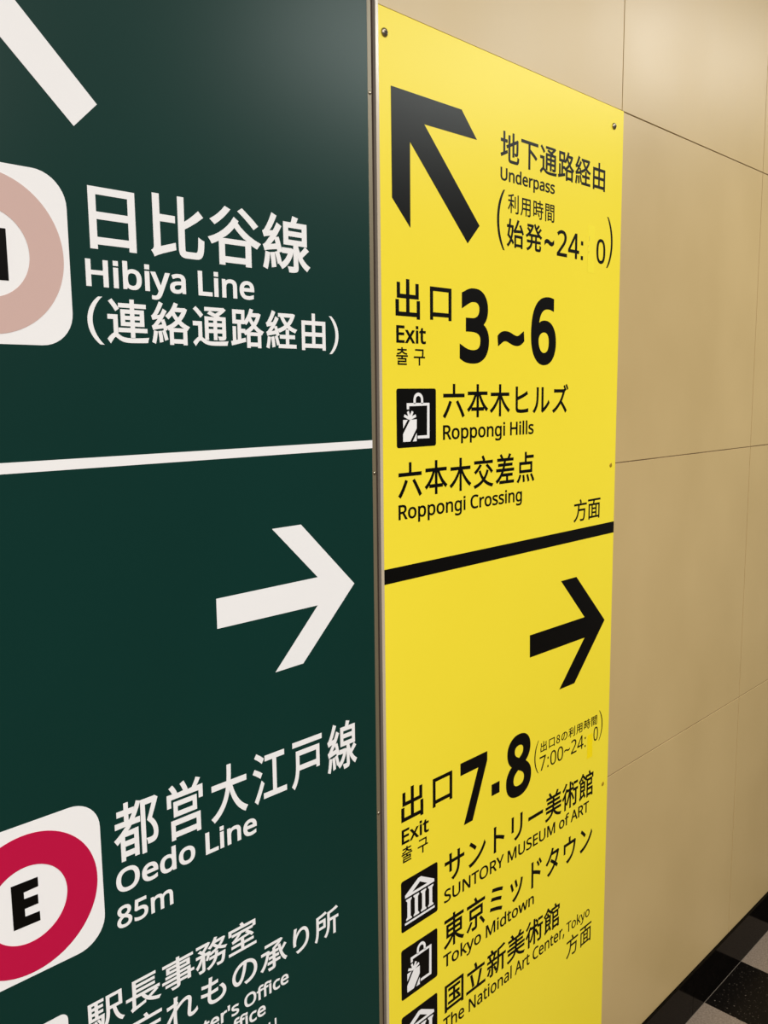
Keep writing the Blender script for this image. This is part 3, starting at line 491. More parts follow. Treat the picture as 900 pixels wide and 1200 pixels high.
    '術': (1.0, [[529,417,583,329,633,238,670,157,726,183,688,262,638,352,582,438],[707,760,707,693,946,693,946,760],[553,758,588,713,620,665,643,623,693,653,670,695,637,741,601,785],[213,840,180,787,136,733,86,682,35,639,76,583,133,632,189,690,240,752,282,815],[454,832,454,597,303,597,303,527,428,527,401,433,368,343,329,260,284,185,233,121,261,97,285,73,334,137,379,211,419,293,454,382,454,-77,525,-77,525,527,690,527,690,597,525,597,525,832],[683,526,683,458,798,458,798,19,796,10,791,5,780,3,668,4,681,-33,689,-70,752,-69,799,-65,833,-56,851,-45,862,-29,868,-8,870,19,870,458,960,458,960,526],[239,639,195,557,141,480,80,410,16,351,41,319,61,286,106,329,150,377,150,-81,219,-81,219,467,266,541,306,616]]),
    '谷': (1.0, [[588,781,688,703,785,618,860,543,925,592,847,666,747,747,648,823],[336,815,283,753,219,694,150,640,80,595,142,541,212,592,283,652,350,718,409,786],[496,662,444,587,379,516,303,450,219,391,130,343,38,306,64,271,84,233,153,264,222,301,222,-81,298,-81,298,-40,708,-40,708,-79,787,-79,787,293,849,260,910,233,936,270,967,304,871,343,775,394,686,455,606,522,541,593,558,620],[298,27,298,254,708,254,708,27],[253,321,321,369,386,421,445,477,498,536,551,478,610,421,674,369,742,321]]),
    '路': (1.0, [[156,732,345,732,345,556,156,556],[38,42,51,-31,438,64,431,131,299,100,299,279,405,279,425,254,441,229,501,258,501,-78,571,-78,571,-41,823,-41,823,-75,894,-75,894,256,926,241,948,275,973,304,908,333,848,368,793,408,743,452,788,511,829,575,863,645,891,720,844,741,830,738,636,738,668,823,597,841,571,770,539,701,502,638,460,581,414,532,414,798,89,798,89,490,231,490,231,84,153,66,153,396,89,396,89,52],[571,25,571,218,823,218,823,25],[797,672,768,612,734,556,695,504,656,554,623,605,596,655,605,672],[546,283,598,318,649,358,697,402,742,359,791,319,845,283],[650,454,598,406,542,364,484,328,424,298,424,346,299,346,299,490,414,490,414,522,467,477,499,511,529,550,558,592,600,523]]),
    '通': (1.0, [[65,757,128,700,188,639,235,585,290,635,242,687,180,746,117,800],[256,465,43,465,43,394,184,394,184,110,138,84,89,43,39,-8,86,-70,124,-22,159,19,192,46,220,56,246,46,279,23,318,-3,373,-29,436,-46,509,-54,595,-57,786,-54,948,-47,956,-10,969,26,853,17,722,10,596,8,532,9,474,12,422,20,375,34,333,56,256,108],[364,803,364,744,787,744,743,713,695,684,645,658,499,717,451,674,549,634,647,589,363,589,363,71,434,71,434,237,603,237,603,75,671,75,671,237,845,237,845,146,843,136,838,131,828,129,726,130,739,100,747,69,806,69,851,72,883,80,899,90,910,103,915,122,917,146,917,589,786,589,712,628,786,671,857,719,917,771,870,807,855,803],[845,531,845,443,671,443,671,531],[434,387,603,387,603,296,434,296],[434,443,434,531,603,531,603,443],[845,387,845,296,671,296,671,387]]),
    '連': (1.0, [[83,792,135,729,184,664,222,607,283,651,218,737,140,829],[350,619,350,294,574,294,574,223,288,223,288,159,574,159,574,45,647,45,647,159,946,159,946,223,647,223,647,294,879,294,879,619,647,619,647,687,931,687,931,750,647,750,647,840,574,840,574,750,303,750,303,687,574,687,574,619],[420,430,574,430,574,350,420,350],[647,430,807,430,807,350,647,350],[420,563,574,563,574,484,420,484],[647,563,807,563,807,484,647,484],[248,501,45,501,45,431,176,431,176,117,143,101,107,73,68,36,28,-9,79,-80,113,-30,145,12,174,42,200,53,225,42,258,18,296,-11,341,-35,390,-51,446,-61,510,-67,584,-68,780,-64,953,-56,961,-14,975,25,857,15,721,7,587,4,520,5,459,9,405,18,357,32,314,54,248,102]]),
    '都': (1.0, [[508,806,476,736,439,670,439,724,313,724,313,832,243,832,243,724,89,724,89,657,243,657,243,537,43,537,43,470,283,470,223,415,160,366,92,322,21,283,46,253,68,222,149,271,149,-75,217,-75,217,-16,443,-16,443,-61,515,-61,515,373,281,373,331,420,377,470,560,470,560,537,431,537,485,615,533,697,576,785],[313,657,431,657,390,596,344,537,313,537],[217,47,217,153,443,153,443,47],[217,213,217,311,443,311,443,213],[603,783,603,-80,677,-80,677,712,864,712,827,625,786,530,741,439,795,388,834,340,859,294,873,252,878,212,877,186,872,164,863,146,848,133,826,125,801,122,763,121,716,124,727,100,735,74,738,50,787,49,832,51,857,56,880,63,900,74,923,96,939,125,948,162,951,206,949,242,940,280,924,319,900,360,865,404,818,449,894,600,963,752,909,786,897,783]]),
    '長': (1.0, [[229,800,229,358,53,358,53,290,216,290,216,65,211,38,199,17,183,3,167,-7,187,-44,201,-81,205,-78,243,-63,345,-35,558,20,562,86,290,22,290,290,451,290,493,213,543,144,601,83,669,31,745,-12,830,-47,924,-73,945,-38,971,-6,890,13,815,38,747,70,686,108,760,148,834,194,903,241,842,282,781,238,709,191,636,149,595,192,559,239,528,290,948,290,948,358,306,358,306,444,819,444,819,505,306,505,306,589,819,589,819,650,306,650,306,736,850,736,850,800]]),
    '間': (1.0, [[615,169,615,72,380,72,380,169],[615,227,380,227,380,319,615,319],[312,378,312,-38,380,-38,380,13,685,13,685,378],[383,600,383,511,165,511,165,600],[383,655,165,655,165,739,383,739],[840,600,840,510,615,510,615,600],[840,655,615,655,615,739,840,739],[878,797,544,797,544,452,840,452,840,20,838,6,831,-2,817,-4,677,-3,693,-42,703,-80,777,-79,832,-75,872,-66,893,-54,906,-37,914,-13,916,19,916,797],[90,797,90,-81,165,-81,165,454,453,454,453,797]]),
    '面': (1.0, [[389,334,601,334,601,221,389,221],[389,395,389,506,601,506,601,395],[389,160,601,160,601,43,389,43],[58,774,58,702,444,702,416,576,104,576,104,-80,176,-80,176,-27,820,-27,820,-80,896,-80,896,576,493,576,532,702,945,702,945,774],[176,43,176,506,320,506,320,43],[820,43,670,43,670,506,820,506]]),
    '館': (1.0, [[521,572,521,-78,583,-78,583,-34,832,-34,832,-74,894,-74,894,236,583,236,583,320,856,320,856,572],[583,31,583,172,832,172,832,31],[583,510,795,510,795,382,583,382],[642,818,666,772,686,725,459,725,459,562,516,562,516,662,871,662,871,562,930,562,930,725,724,725,749,739,736,773,717,811,696,846],[343,359,343,273,166,273,166,359],[343,416,166,416,166,493,343,493],[281,170,313,106,166,44,166,215,405,215,405,550,298,550,281,603,260,657,205,638,235,550,103,550,103,74,98,47,87,27,72,13,58,4,76,-32,89,-67,115,-49,184,-14,336,55,372,-37,427,-7,386,89,332,194],[241,846,199,781,146,722,88,669,27,625,45,590,58,556,108,594,157,639,204,688,246,742,308,690,367,636,412,589,453,643,406,691,345,744,281,795,297,823]]),
    '駅': (1.0, [[226,216,244,161,258,104,265,54,306,64,297,113,283,170,264,224],[152,206,161,143,165,79,166,21,207,28,206,84,200,148,191,211],[81,226,76,160,67,98,52,42,29,-3,71,-28,96,21,112,81,122,148,127,218],[536,799,536,419,535,343,530,264,520,182,501,102,473,26,433,-43,465,-61,494,-82,534,-13,563,64,584,145,597,229,603,311,606,389,697,389,713,300,733,218,758,142,789,73,825,12,868,-40,919,-84,942,-51,970,-23,917,20,872,76,836,141,806,216,783,299,765,389,926,389,926,799],[606,730,857,730,857,459,606,459],[249,587,249,496,152,496,152,587],[87,799,87,283,400,283,390,128,366,186,333,246,298,233,321,189,341,143,355,102,388,116,380,52,371,11,361,-10,353,-18,344,-21,332,-22,252,-17,263,-48,269,-79,361,-79,382,-75,400,-67,416,-52,433,-17,445,50,456,157,465,314,467,344,312,344,312,437,438,437,438,496,312,496,312,587,438,587,438,647,312,647,312,736,458,736,458,799],[249,647,152,647,152,736,249,736],[249,437,249,344,152,344,152,437]]),
    '구': (0.92, [[50,380,50,311,415,311,415,-79,498,-79,498,311,867,311,867,380,735,380,753,499,759,600,760,689,760,768,152,768,152,701,678,701,678,689,678,623,675,551,666,471,650,380]]),
    '무': (0.92, [[154,777,154,424,764,424,764,777],[682,710,682,490,235,490,235,710],[49,302,49,234,416,234,416,-77,498,-77,498,234,869,234,869,302]]),
    '실': (0.92, [[708,827,708,359,790,359,790,827],[209,-1,209,-68,822,-68,822,-1,289,-1,289,95,791,95,791,313,206,313,206,247,709,247,709,158,209,158],[285,801,285,732,279,677,263,624,238,574,203,529,161,490,112,457,56,433,98,367,159,395,214,433,261,479,299,532,328,591,357,536,396,487,442,445,496,410,556,384,597,449,542,472,493,502,451,539,417,582,391,628,375,679,369,732,369,801]]),
    '역': (0.92, [[190,244,190,177,711,177,711,-78,794,-78,794,244],[297,705,339,700,375,686,406,664,430,635,445,599,450,559,445,518,430,482,406,453,375,431,339,417,297,412,255,417,218,431,187,453,163,482,148,518,143,559,148,599,163,635,187,664,218,686,255,700],[711,626,711,491,519,491,526,524,529,559,527,594,519,626],[297,776,242,771,192,755,149,731,114,698,87,658,70,611,64,559,70,507,87,460,114,419,149,386,192,362,242,346,297,341,342,345,384,355,422,372,455,395,482,423,711,423,711,294,794,294,794,827,711,827,711,694,483,694,455,722,422,745,384,762,342,772]]),
    '출': (0.92, [[151,-4,151,-68,789,-68,789,-4,232,-4,232,81,762,81,762,279,499,279,499,362,866,362,866,425,51,425,51,362,417,362,417,279,149,279,149,217,681,217,681,140,151,140],[134,748,134,684,411,684,397,648,371,617,333,589,284,566,227,549,163,536,94,529,118,466,192,475,261,490,324,511,379,538,424,571,458,610,492,571,537,538,592,511,655,490,724,475,798,466,823,529,754,536,690,549,632,566,584,589,545,617,519,648,505,684,784,684,784,748,499,748,499,832,417,832,417,748]]),
  },
  'l': {
    ' ': (0.36, []),
    '&': (1.025, [[426,1015,474,1013,517,1004,555,989,589,970,616,945,639,916,655,882,665,843,668,800,665,757,654,718,636,682,611,650,570,610,522,573,468,538,738,277,761,308,781,341,798,377,819,436,836,500,961,500,936,414,905,333,880,284,851,239,818,199,1022,0,856,0,734,118,689,81,640,49,587,23,529,3,486,-7,440,-12,389,-14,328,-11,272,0,222,18,178,42,142,73,113,111,91,155,79,205,74,261,77,306,86,347,100,384,120,417,145,448,175,476,228,516,290,555,232,625,207,663,186,704,176,733,170,764,168,797,171,840,182,880,199,915,222,945,252,970,288,989,329,1004,375,1013],[364,478,317,448,278,418,256,397,238,375,223,352,212,326,205,297,203,265,206,228,216,195,232,166,255,141,283,121,315,107,352,98,394,95,451,99,502,108,548,125,588,146,624,169,655,195],[422,915,385,911,353,901,326,884,305,861,293,832,289,798,291,766,300,735,315,705,348,660,392,611,442,642,481,672,511,701,530,731,542,764,546,800,542,831,531,859,513,882,488,900,457,911]]),
    "'": (0.315, [[224,1000,196,639,119,639,91,1000]]),
    '(': (0.42, [[56,384,58,460,66,534,78,608,95,680,118,749,146,817,179,881,218,942,262,1000,378,1000,332,933,292,862,258,788,230,710,209,630,193,550,184,468,181,385,183,313,191,242,203,171,220,101,242,32,269,-34,300,-99,336,-161,377,-221,262,-221,218,-165,179,-105,146,-41,118,25,95,93,78,164,66,236,58,310]]),
    ')': (0.42, [[364,384,362,310,354,236,342,164,325,93,303,25,275,-41,242,-105,203,-165,158,-221,43,-221,84,-161,120,-99,151,-34,178,32,200,101,217,171,230,242,237,313,239,385,237,459,230,531,217,604,200,675,178,744,151,812,120,878,83,941,42,1000,158,1000,203,942,242,881,275,817,303,749,325,680,342,608,354,534,362,460]]),
    ',': (0.375, [[269,147,237,41,194,-74,148,-181,57,-181,85,-67,109,54,127,162,259,162]]),
    '0': (0.801, [[732,501,730,423,724,351,714,284,700,224,680,170,656,123,627,82,592,48,553,21,507,2,456,-10,399,-14,346,-10,297,1,253,21,214,48,179,82,150,123,125,170,104,225,85,307,73,399,69,501,72,604,83,697,102,779,120,833,144,880,173,921,207,954,247,981,292,1000,343,1012,399,1015,453,1012,502,1000,546,981,585,954,620,921,650,880,676,833,696,779,716,697,728,604],[192,501,194,415,201,339,212,273,229,217,250,172,278,137,303,117,331,102,363,94,399,91,435,94,467,102,496,116,520,136,548,171,570,216,587,272,599,339,606,415,608,501,606,588,599,664,587,729,570,784,548,830,520,865,496,885,467,899,435,908,399,910,363,908,331,899,303,885,278,865,250,830,229,784,212,729,201,664,194,588]]),
    '2': (0.801, [[728,0,67,0,67,102,329,367,457,501,488,540,514,579,535,617,550,656,559,697,562,741,559,780,549,814,534,842,513,866,486,885,456,898,423,906,385,909,339,906,296,898,257,884,201,854,144,814,78,896,120,928,165,957,214,980,267,999,305,1007,344,1012,385,1014,445,1010,498,1000,546,982,588,957,622,927,651,890,671,848,684,800,688,748,684,697,673,648,655,601,631,555,601,510,566,466,504,397,431,324,223,118,223,112,728,112]]),
    '3': (0.801, [[690,766,688,723,679,685,665,650,646,619,622,593,593,570,560,552,523,537,483,527,483,521,540,511,588,495,629,473,662,445,688,412,707,374,718,332,721,284,717,229,703,177,681,130,658,97,629,69,595,45,555,24,510,7,459,-5,401,-12,338,-14,262,-11,192,-2,148,8,105,22,63,41,63,155,129,128,199,107,247,97,293,92,339,90,401,93,455,103,498,119,533,142,559,171,578,205,589,243,592,287,589,326,578,360,560,389,534,412,502,431,464,445,419,455,368,462,312,464,216,464,216,569,314,569,366,571,412,579,452,592,486,610,514,633,536,659,552,689,561,722,564,758,561,792,552,822,537,848,515,870,489,888,458,900,422,908,382,910,332,908,286,900,244,887,205,870,115,828,115,948,151,961,201,983,256,1000,316,1011,381,1014,440,1011,494,1003,540,989,580,969,614,944,648,907,671,864,686,818]]),
    '4': (0.801, [[773,227,627,227,627,0,508,0,508,227,29,227,29,332,500,1006,627,1006,627,338,773,338],[508,653,509,719,511,776,513,827,515,874,510,874,482,817,450,765,150,338,508,338]]),
    '5': (0.801, [[385,613,450,610,510,598,563,578,599,559,630,536,657,509,680,478,698,444,711,406,719,364,721,319,718,269,710,223,696,180,676,141,652,105,622,75,588,48,548,26,505,8,456,-4,404,-12,347,-14,273,-11,202,0,160,11,121,24,88,41,88,157,124,138,165,122,211,109,258,99,304,93,349,91,396,94,439,101,478,114,512,132,541,156,564,186,582,221,592,261,595,307,591,353,580,393,561,428,535,457,501,480,457,497,405,507,345,510,255,503,174,489,112,528,150,1000,651,1000,651,888,255,888,231,598,296,608]]),
    '6': (0.801, [[77,427,80,513,89,598,99,653,113,706,130,757,152,805,179,849,211,890,249,926,293,956,342,981,399,999,463,1010,535,1014,600,1011,658,1001,658,896,602,909,538,913,477,910,423,899,377,881,337,857,303,827,275,793,253,754,235,711,221,664,208,589,200,508,209,508,232,540,262,569,285,585,311,599,340,611,372,619,407,624,445,626,501,622,552,610,597,590,638,563,671,528,699,487,719,438,731,383,735,322,731,256,718,196,696,143,675,107,649,76,620,49,586,27,549,9,509,-4,465,-11,417,-14,371,-11,326,-2,284,13,245,33,209,61,176,94,147,133,123,179,103,232,89,291,80,356],[416,90,458,93,496,104,529,122,559,146,583,179,600,219,610,267,613,322,610,367,601,408,586,443,565,473,538,498,505,515,465,526,420,529,378,526,340,517,305,502,275,482,250,459,229,433,214,404,205,376,202,346,205,300,215,255,232,212,256,172,275,149,298,129,323,112,351,100,382,92]]),
    '7': (0.801, [[190,0,601,888,62,888,62,1000,732,1000,732,905,326,0]]),
    '8': (0.801, [[399,1014,456,1011,507,1002,555,987,596,966,631,939,660,906,682,868,695,824,699,775,696,736,687,701,673,669,654,641,631,614,604,590,558,558,508,529,567,498,620,463,652,437,679,408,701,377,718,342,728,303,731,259,729,219,721,181,708,146,690,114,660,77,622,45,576,20,524,1,467,-10,403,-14,335,-10,274,0,221,18,175,43,137,73,107,110,86,153,73,201,69,255,72,299,81,338,97,374,119,406,144,435,174,461,223,494,276,522,229,552,187,586,162,611,141,638,124,668,111,701,103,737,101,776,103,813,111,847,123,878,140,905,169,938,205,965,246,986,293,1002,344,1011],[189,254,192,219,202,187,218,158,241,132,270,111,307,96,350,87,401,84,449,87,491,96,527,111,557,132,580,158,597,188,607,221,611,258,608,289,599,318,585,344,565,368,541,390,512,410,461,438,401,464,378,472,321,444,275,415,249,393,228,370,211,345,199,317,191,287],[398,915,349,910,307,898,271,877,249,857,234,832,224,803,221,770,224,738,232,709,246,683,264,661,286,641,312,624,405,577,451,599,492,623,516,641,537,662,554,684,567,710,574,738,577,770,574,803,565,832,549,857,528,877,501,894,471,905,436,912]]),
    ':': (0.375, [[123,5,123,145,253,145,253,5],[123,605,123,745,253,745,253,605]]),
    'A': (0.895, [[763,0,643,310,246,310,127,0,0,0,391,1004,504,1004,894,0],[493,724,479,765,460,826,445,874,431,817,415,765,402,724,289,422,605,422]]),
    'C': (0.885, [[564,903,513,900,465,891,420,876,379,855,343,828,311,796,283,759,261,716,242,669,229,617,221,560,218,500,223,421,236,350,257,286,279,243,305,205,336,173,372,146,412,124,458,109,508,100,563,97,627,99,688,108,803,136,803,27,746,8,687,-4,622,-12,545,-14,472,-10,405,2,344,21,290,49,242,84,200,125,165,173,137,228,114,289,98,355,89,426,85,501,89,575,99,644,117,709,141,768,172,823,209,871,253,913,303,949,360,977,423,998,491,1010,566,1014,641,1010,714,999,760,987,803,972,842,955,791,849,742,869,688,887,649,896,608,901]]),
    'E': (0.779, [[695,0,136,0,136,1000,695,1000,695,889,262,889,262,577,669,577,669,468,262,468,262,111,695,111]]),
    'F': (0.727, [[262,0,136,0,136,1000,695,1000,695,889,262,889,262,535,668,535,668,424,262,424]]),
    'H': (1.038, [[901,0,775,0,775,466,262,466,262,0,136,0,136,1000,262,1000,262,577,775,577,775,1000,901,1000]]),
    'L': (0.734, [[136,0,136,1000,262,1000,262,112,699,112,699,0]]),
    'M': (1.27, [[577,0,248,877,242,877,247,805,251,711,252,606,252,0,136,0,136,1000,322,1000,630,181,636,181,950,1000,1134,1000,1134,0,1010,0,1010,615,1011,712,1015,803,1020,875,1014,875,681,0]]),
    'N': (1.064, [[929,0,782,0,246,831,241,831,246,754,250,660,252,559,252,0,136,0,136,1000,282,1000,815,172,821,172,817,239,813,338,811,436,811,1000,929,1000]]),
    'O': (1.094, [[1008,501,1005,426,995,356,979,291,956,230,927,176,891,127,850,85,802,50,747,22,687,2,620,-10,548,-14,473,-10,404,2,343,23,289,51,240,86,199,128,164,176,135,231,113,291,98,357,89,428,85,503,89,577,98,647,114,712,136,772,164,826,199,874,241,916,289,951,344,979,406,999,474,1011,549,1015,621,1011,687,999,747,980,801,952,849,917,891,875,927,827,956,772,979,712,995,647,1005,577],[218,501,222,421,234,349,254,284,273,241,298,204,328,171,362,144,401,123,445,107,494,98,548,95,602,98,651,107,695,123,733,144,767,171,796,204,821,241,840,284,860,349,871,421,875,501,872,574,863,640,847,699,825,751,797,798,762,836,720,866,670,888,613,900,549,905,495,902,446,893,401,878,362,856,328,830,298,798,273,760,254,718,234,654,222,581]]),
    'R': (0.871, [[412,1000,490,996,558,986,617,968,655,951,687,929,715,903,737,874,754,840,766,803,773,761,776,716,773,665,763,621,746,583,725,550,700,521,672,498,625,470,576,448,850,0,703,0,461,413,262,413,262,0,136,0,136,1000],[405,891,262,891,262,520,412,520,469,523,517,532,558,547,590,568,614,595,632,628,642,666,646,710,643,751,634,786,620,815,599,839,573,858,541,873,502,883,457,889]]),
    'S': (0.769, [[703,268,700,224,692,185,679,148,660,116,636,86,607,60,574,38,536,20,479,1,416,-10,346,-14,239,-8,146,8,106,19,71,34,71,154,128,133,197,113,247,103,299,97,352,95,398,97,440,104,476,115,507,130,532,148,552,171,566,197,574,225,577,256,575,287,568,315,556,339,539,361,515,382,484,401,423,431,342,462,281,487,229,513,185,543,148,576,129,600,113,627,100,655,91,687,86,721,84,759,87,798,94,833,107,866,125,896,155,931,193,960,237,983,288,1000,343,1011,403,1014,457,1012,507,1007,555,999,620,981,679,958,640,850,586,871,527,888,465,900,401,903,361,901,326,895,296,885,270,871,249,854,232,834,221,811,214,785,211,758,214,726,221,698,232,674,249,652,272,632,301,613,357,586,430,556,511,523,579,487,616,460,647,431,672,398,689,360,700,317]]),
    'T': (0.779, [[452,0,326,0,326,889,14,889,14,1000,763,1000,763,889,452,889]]),
    'U': (1.024, [[896,353,894,302,886,254,873,209,854,166,831,126,801,91,767,61,726,34,680,13,628,-2,571,-11,507,-14,436,-10,372,2,315,23,266,51,223,88,188,131,161,179,142,233,130,292,126,356,126,1000,252,1000,252,352,256,294,268,243,289,199,317,162,354,133,399,112,452,99,514,95,571,99,620,110,662,128,696,153,724,183,745,219,760,260,769,304,772,353,772,1000,896,1000]]),
    'Y': (0.793, [[396,508,657,1000,793,1000,459,388,459,0,333,0,333,382,0,1000,137,1000]]),
    'a': (0.786, [[403,763,468,760,523,748,569,729,606,703,635,669,656,625,668,573,672,511,672,0,583,0,559,106,553,106,520,69,487,39,463,22,437,9,408,-1,359,-11,301,-14,258,-11,217,-3,180,10,147,29,118,53,95,83,78,119,68,161,64,209,68,251,79,290,96,325,121,355,153,382,203,409,265,429,339,442,424,448,552,452,552,497,549,541,542,577,529,606,511,627,489,643,462,655,431,662,396,664,358,662,320,656,284,646,185,606,147,699,201,724,263,744,309,755,355,761],[440,363,375,358,321,349,278,335,246,318,222,296,205,271,195,241,192,207,194,178,202,153,214,132,230,115,258,99,291,89,329,85,375,89,416,99,454,115,487,138,515,168,535,205,546,249,550,300,550,367]]),
    'b': (0.861, [[242,805,240,716,235,651,242,651,266,681,296,708,331,731,371,749,420,760,475,763,529,759,578,748,623,728,663,701,700,666,730,623,754,573,771,515,781,449,784,375,782,314,775,257,763,206,746,160,725,119,699,84,670,54,637,29,601,10,562,-3,520,-11,475,-14,420,-10,371,0,331,18,296,41,266,67,242,95,232,95,207,0,119,0,119,1064,242,1064],[454,661,404,658,362,648,328,631,300,607,278,576,262,539,251,493,244,440,242,380,242,374,245,309,254,252,268,203,288,162,309,135,337,115,370,100,410,91,457,88,495,91,529,100,559,115,585,136,607,162,629,204,644,253,654,311,657,377,654,443,644,501,629,550,607,590,585,615,559,635,528,650,493,658]]),
    'c': (0.672, [[420,-14,372,-11,326,-4,283,9,243,27,206,50,174,78,145,113,121,153,102,198,88,250,80,308,77,371,80,437,89,497,103,550,123,597,148,637,178,672,211,701,249,724,290,742,333,755,380,762,429,765,485,762,539,753,588,740,626,724,588,622,510,646,466,654,426,657,378,653,337,643,301,625,271,600,247,568,228,529,215,484,207,432,204,373,207,316,215,265,228,220,247,181,271,150,300,125,334,107,374,96,419,92,477,96,527,105,572,119,613,136,613,27,574,9,530,-4,480,-11]]),
    'd': (0.861, [[385,-14,331,-10,282,2,237,21,197,48,161,83,131,126,107,177,90,235,80,300,77,374,80,447,91,513,108,572,131,623,162,666,198,702,238,729,283,749,333,761,387,765,424,763,458,758,489,750,529,733,564,710,594,683,619,654,627,654,623,708,619,765,619,1064,742,1064,742,0,643,0,625,101,619,101,594,70,564,43,529,19,488,1,457,-7,423,-12],[405,88,460,92,506,105,544,125,572,153,593,190,608,235,617,288,620,350,620,373,618,439,609,496,594,546,574,588,553,615,525,635,491,650,450,659,403,662,366,659,332,650,302,634,276,612,254,583,232,540,217,491,208,434,204,371,208,308,217,252,232,203,254,162,276,136,302,115,332,100,366,91]]),
    'e': (0.79, [[409,765,456,762,499,754,539,741,575,723,608,700,636,672,661,640,681,604,702,551,714,491,718,426,718,352,204,352,210,292,222,239,242,195,270,158,304,128,344,108,391,95,444,91,511,94,571,104,627,121,685,143,685,35,628,13,571,-2,510,-11,438,-14,387,-11,338,-3,292,10,250,29,211,54,177,84,148,119,123,159,103,204,88,255,80,310,77,370,80,429,87,484,100,535,118,581,141,623,168,659,199,691,235,717,274,738,316,753,361,762],[408,664,366,660,329,650,296,632,268,607,245,576,227,539,215,497,207,450,590,450,587,491,581,528,570,562,555,591,535,616,511,637,481,652,447,661]]),
    'f': (0.482, [[465,655,276,655,276,0,153,0,153,655,21,655,21,713,153,755,153,798,156,859,165,911,181,955,203,992,231,1021,265,1043,304,1059,347,1068,396,1071,439,1070,478,1064,542,1046,510,950,458,964,398,971,369,968,344,960,323,947,306,929,289,897,279,853,276,800,276,751,465,751]]),
    'g': (0.861, [[385,765,433,762,478,752,519,737,557,715,590,686,620,651,627,651,644,751,742,751,742,-13,738,-80,726,-139,706,-191,685,-225,660,-254,630,-279,595,-300,541,-320,478,-332,406,-336,328,-333,257,-324,193,-309,136,-289,136,-175,173,-192,215,-207,261,-218,309,-227,360,-232,413,-234,459,-230,499,-220,535,-202,565,-177,589,-146,607,-110,617,-69,620,-22,620,7,622,55,625,99,619,99,591,64,558,36,522,14,481,-2,436,-11,387,-14,331,-10,280,2,235,23,194,51,159,88,129,132,107,183,90,240,80,304,77,374,80,443,90,506,107,563,129,614,159,659,194,697,234,727,280,748,330,760],[402,661,362,657,326,646,295,627,268,602,245,569,228,529,215,483,207,431,204,373,208,307,217,250,233,201,256,160,284,128,318,105,359,91,405,87,441,88,474,93,503,102,528,113,551,129,570,148,586,171,599,198,609,228,619,282,622,345,622,374,619,438,612,493,599,539,580,577,556,608,527,632,491,648,449,658]]),
    'h': (0.866, [[242,752,240,697,235,647,244,647,261,672,281,693,304,711,342,734,385,750,431,760,478,763,535,760,586,751,630,735,667,712,697,682,721,646,738,601,749,549,752,489,752,0,630,0,630,480,628,523,620,560,607,591,590,616,566,636,537,650,503,658,462,661,410,658,366,647,331,630,302,605,279,574,263,537,251,493,245,444,242,388,242,0,119,0,119,1064,242,1064]]),
    'i': (0.361, [[242,751,242,0,119,0,119,751],[116,886,116,1022,246,1022,246,886]]),
    'k': (0.748, [[241,508,239,450,235,387,241,387,266,419,300,461,331,497,570,751,714,751,410,430,735,0,587,0,326,350,241,276,241,0,119,0,119,1064,241,1064]]),
    'l': (0.361, [[242,0,119,0,119,1064,242,1064]]),
    'm': (1.31, [[943,765,1002,761,1054,748,1098,728,1133,700,1161,662,1180,614,1192,557,1196,489,1196,0,1074,0,1074,483,1072,525,1065,561,1053,591,1037,616,1016,636,990,650,958,658,922,661,871,657,828,645,793,626,765,598,745,563,730,521,721,471,718,415,718,0,597,0,597,483,595,520,589,553,580,582,567,606,550,626,529,641,505,652,476,659,443,661,396,658,356,647,324,630,297,605,277,575,261,538,251,495,244,445,242,389,242,0,119,0,119,751,218,751,237,648,244,648,261,673,280,695,302,714,338,736,378,752,421,762,465,765,520,761,568,751,610,734,637,716,660,695,679,669,695,639,702,639,730,678,764,710,805,734,849,751,895,761]]),
    'n': (0.866, [[480,765,544,761,598,748,645,728,683,700,708,670,727,635,741,592,749,544,752,489,752,0,630,0,630,480,628,523,620,560,607,591,590,616,566,636,537,650,503,658,462,661,415,658,375,650,340,636,312,616,290,591,269,552,254,506,245,451,242,389,242,0,119,0,119,751,218,751,237,648,244,648,262,673,283,695,306,714,345,736,388,752,433,762]]),
    'o': (0.847, [[772,377,769,317,761,261,747,211,729,165,705,124,677,88,645,57,608,32,567,12,521,-2,473,-11,422,-14,373,-11,328,-2,284,12,244,32,208,57,175,88,147,124,122,165,103,211,89,261,80,317,77,377,80,437,88,492,101,542,119,588,142,628,170,664,203,694,239,719,281,739,325,753,374,762,426,765,475,762,522,753,565,739,606,719,643,694,675,664,703,628,728,588,747,542,761,492,769,437],[204,377,207,320,215,269,228,223,246,183,270,150,300,123,335,104,377,92,424,88,472,92,513,104,549,123,579,150,603,183,621,223,634,269,642,320,644,377,642,434,634,484,620,529,602,568,578,601,548,627,513,646,471,657,423,661,380,658,341,649,308,634,280,613,256,585,234,544,217,495,208,440]]),
    'p': (0.861, [[476,765,529,761,578,749,623,730,664,703,700,668,730,625,754,575,771,517,781,451,784,377,782,316,775,259,763,208,746,162,725,121,700,85,671,55,638,30,602,11,562,-3,520,-11,475,-14,438,-12,404,-7,373,1,331,19,296,41,267,67,242,95,234,95,239,35,242,-28,242,-336,119,-336,119,751,220,751,237,648,242,648,267,679,296,707,331,731,372,749,403,758,438,763],[454,661,407,658,366,648,332,632,304,610,282,581,265,546,253,505,245,456,242,401,242,377,244,318,251,266,262,220,278,180,300,148,328,122,364,103,406,92,457,88,500,92,537,105,569,126,596,154,618,189,635,229,647,275,654,324,657,378,654,439,644,494,629,542,607,584,585,612,559,633,528,649,493,658]]),
    'r': (0.578, [[469,765,515,763,557,756,542,643,502,650,461,653,432,651,405,645,378,634,353,621,330,604,308,583,289,560,273,534,260,504,250,472,244,438,242,401,242,0,119,0,119,751,220,751,234,613,239,613,266,654,297,690,320,711,346,729,374,744,404,756,436,762]]),
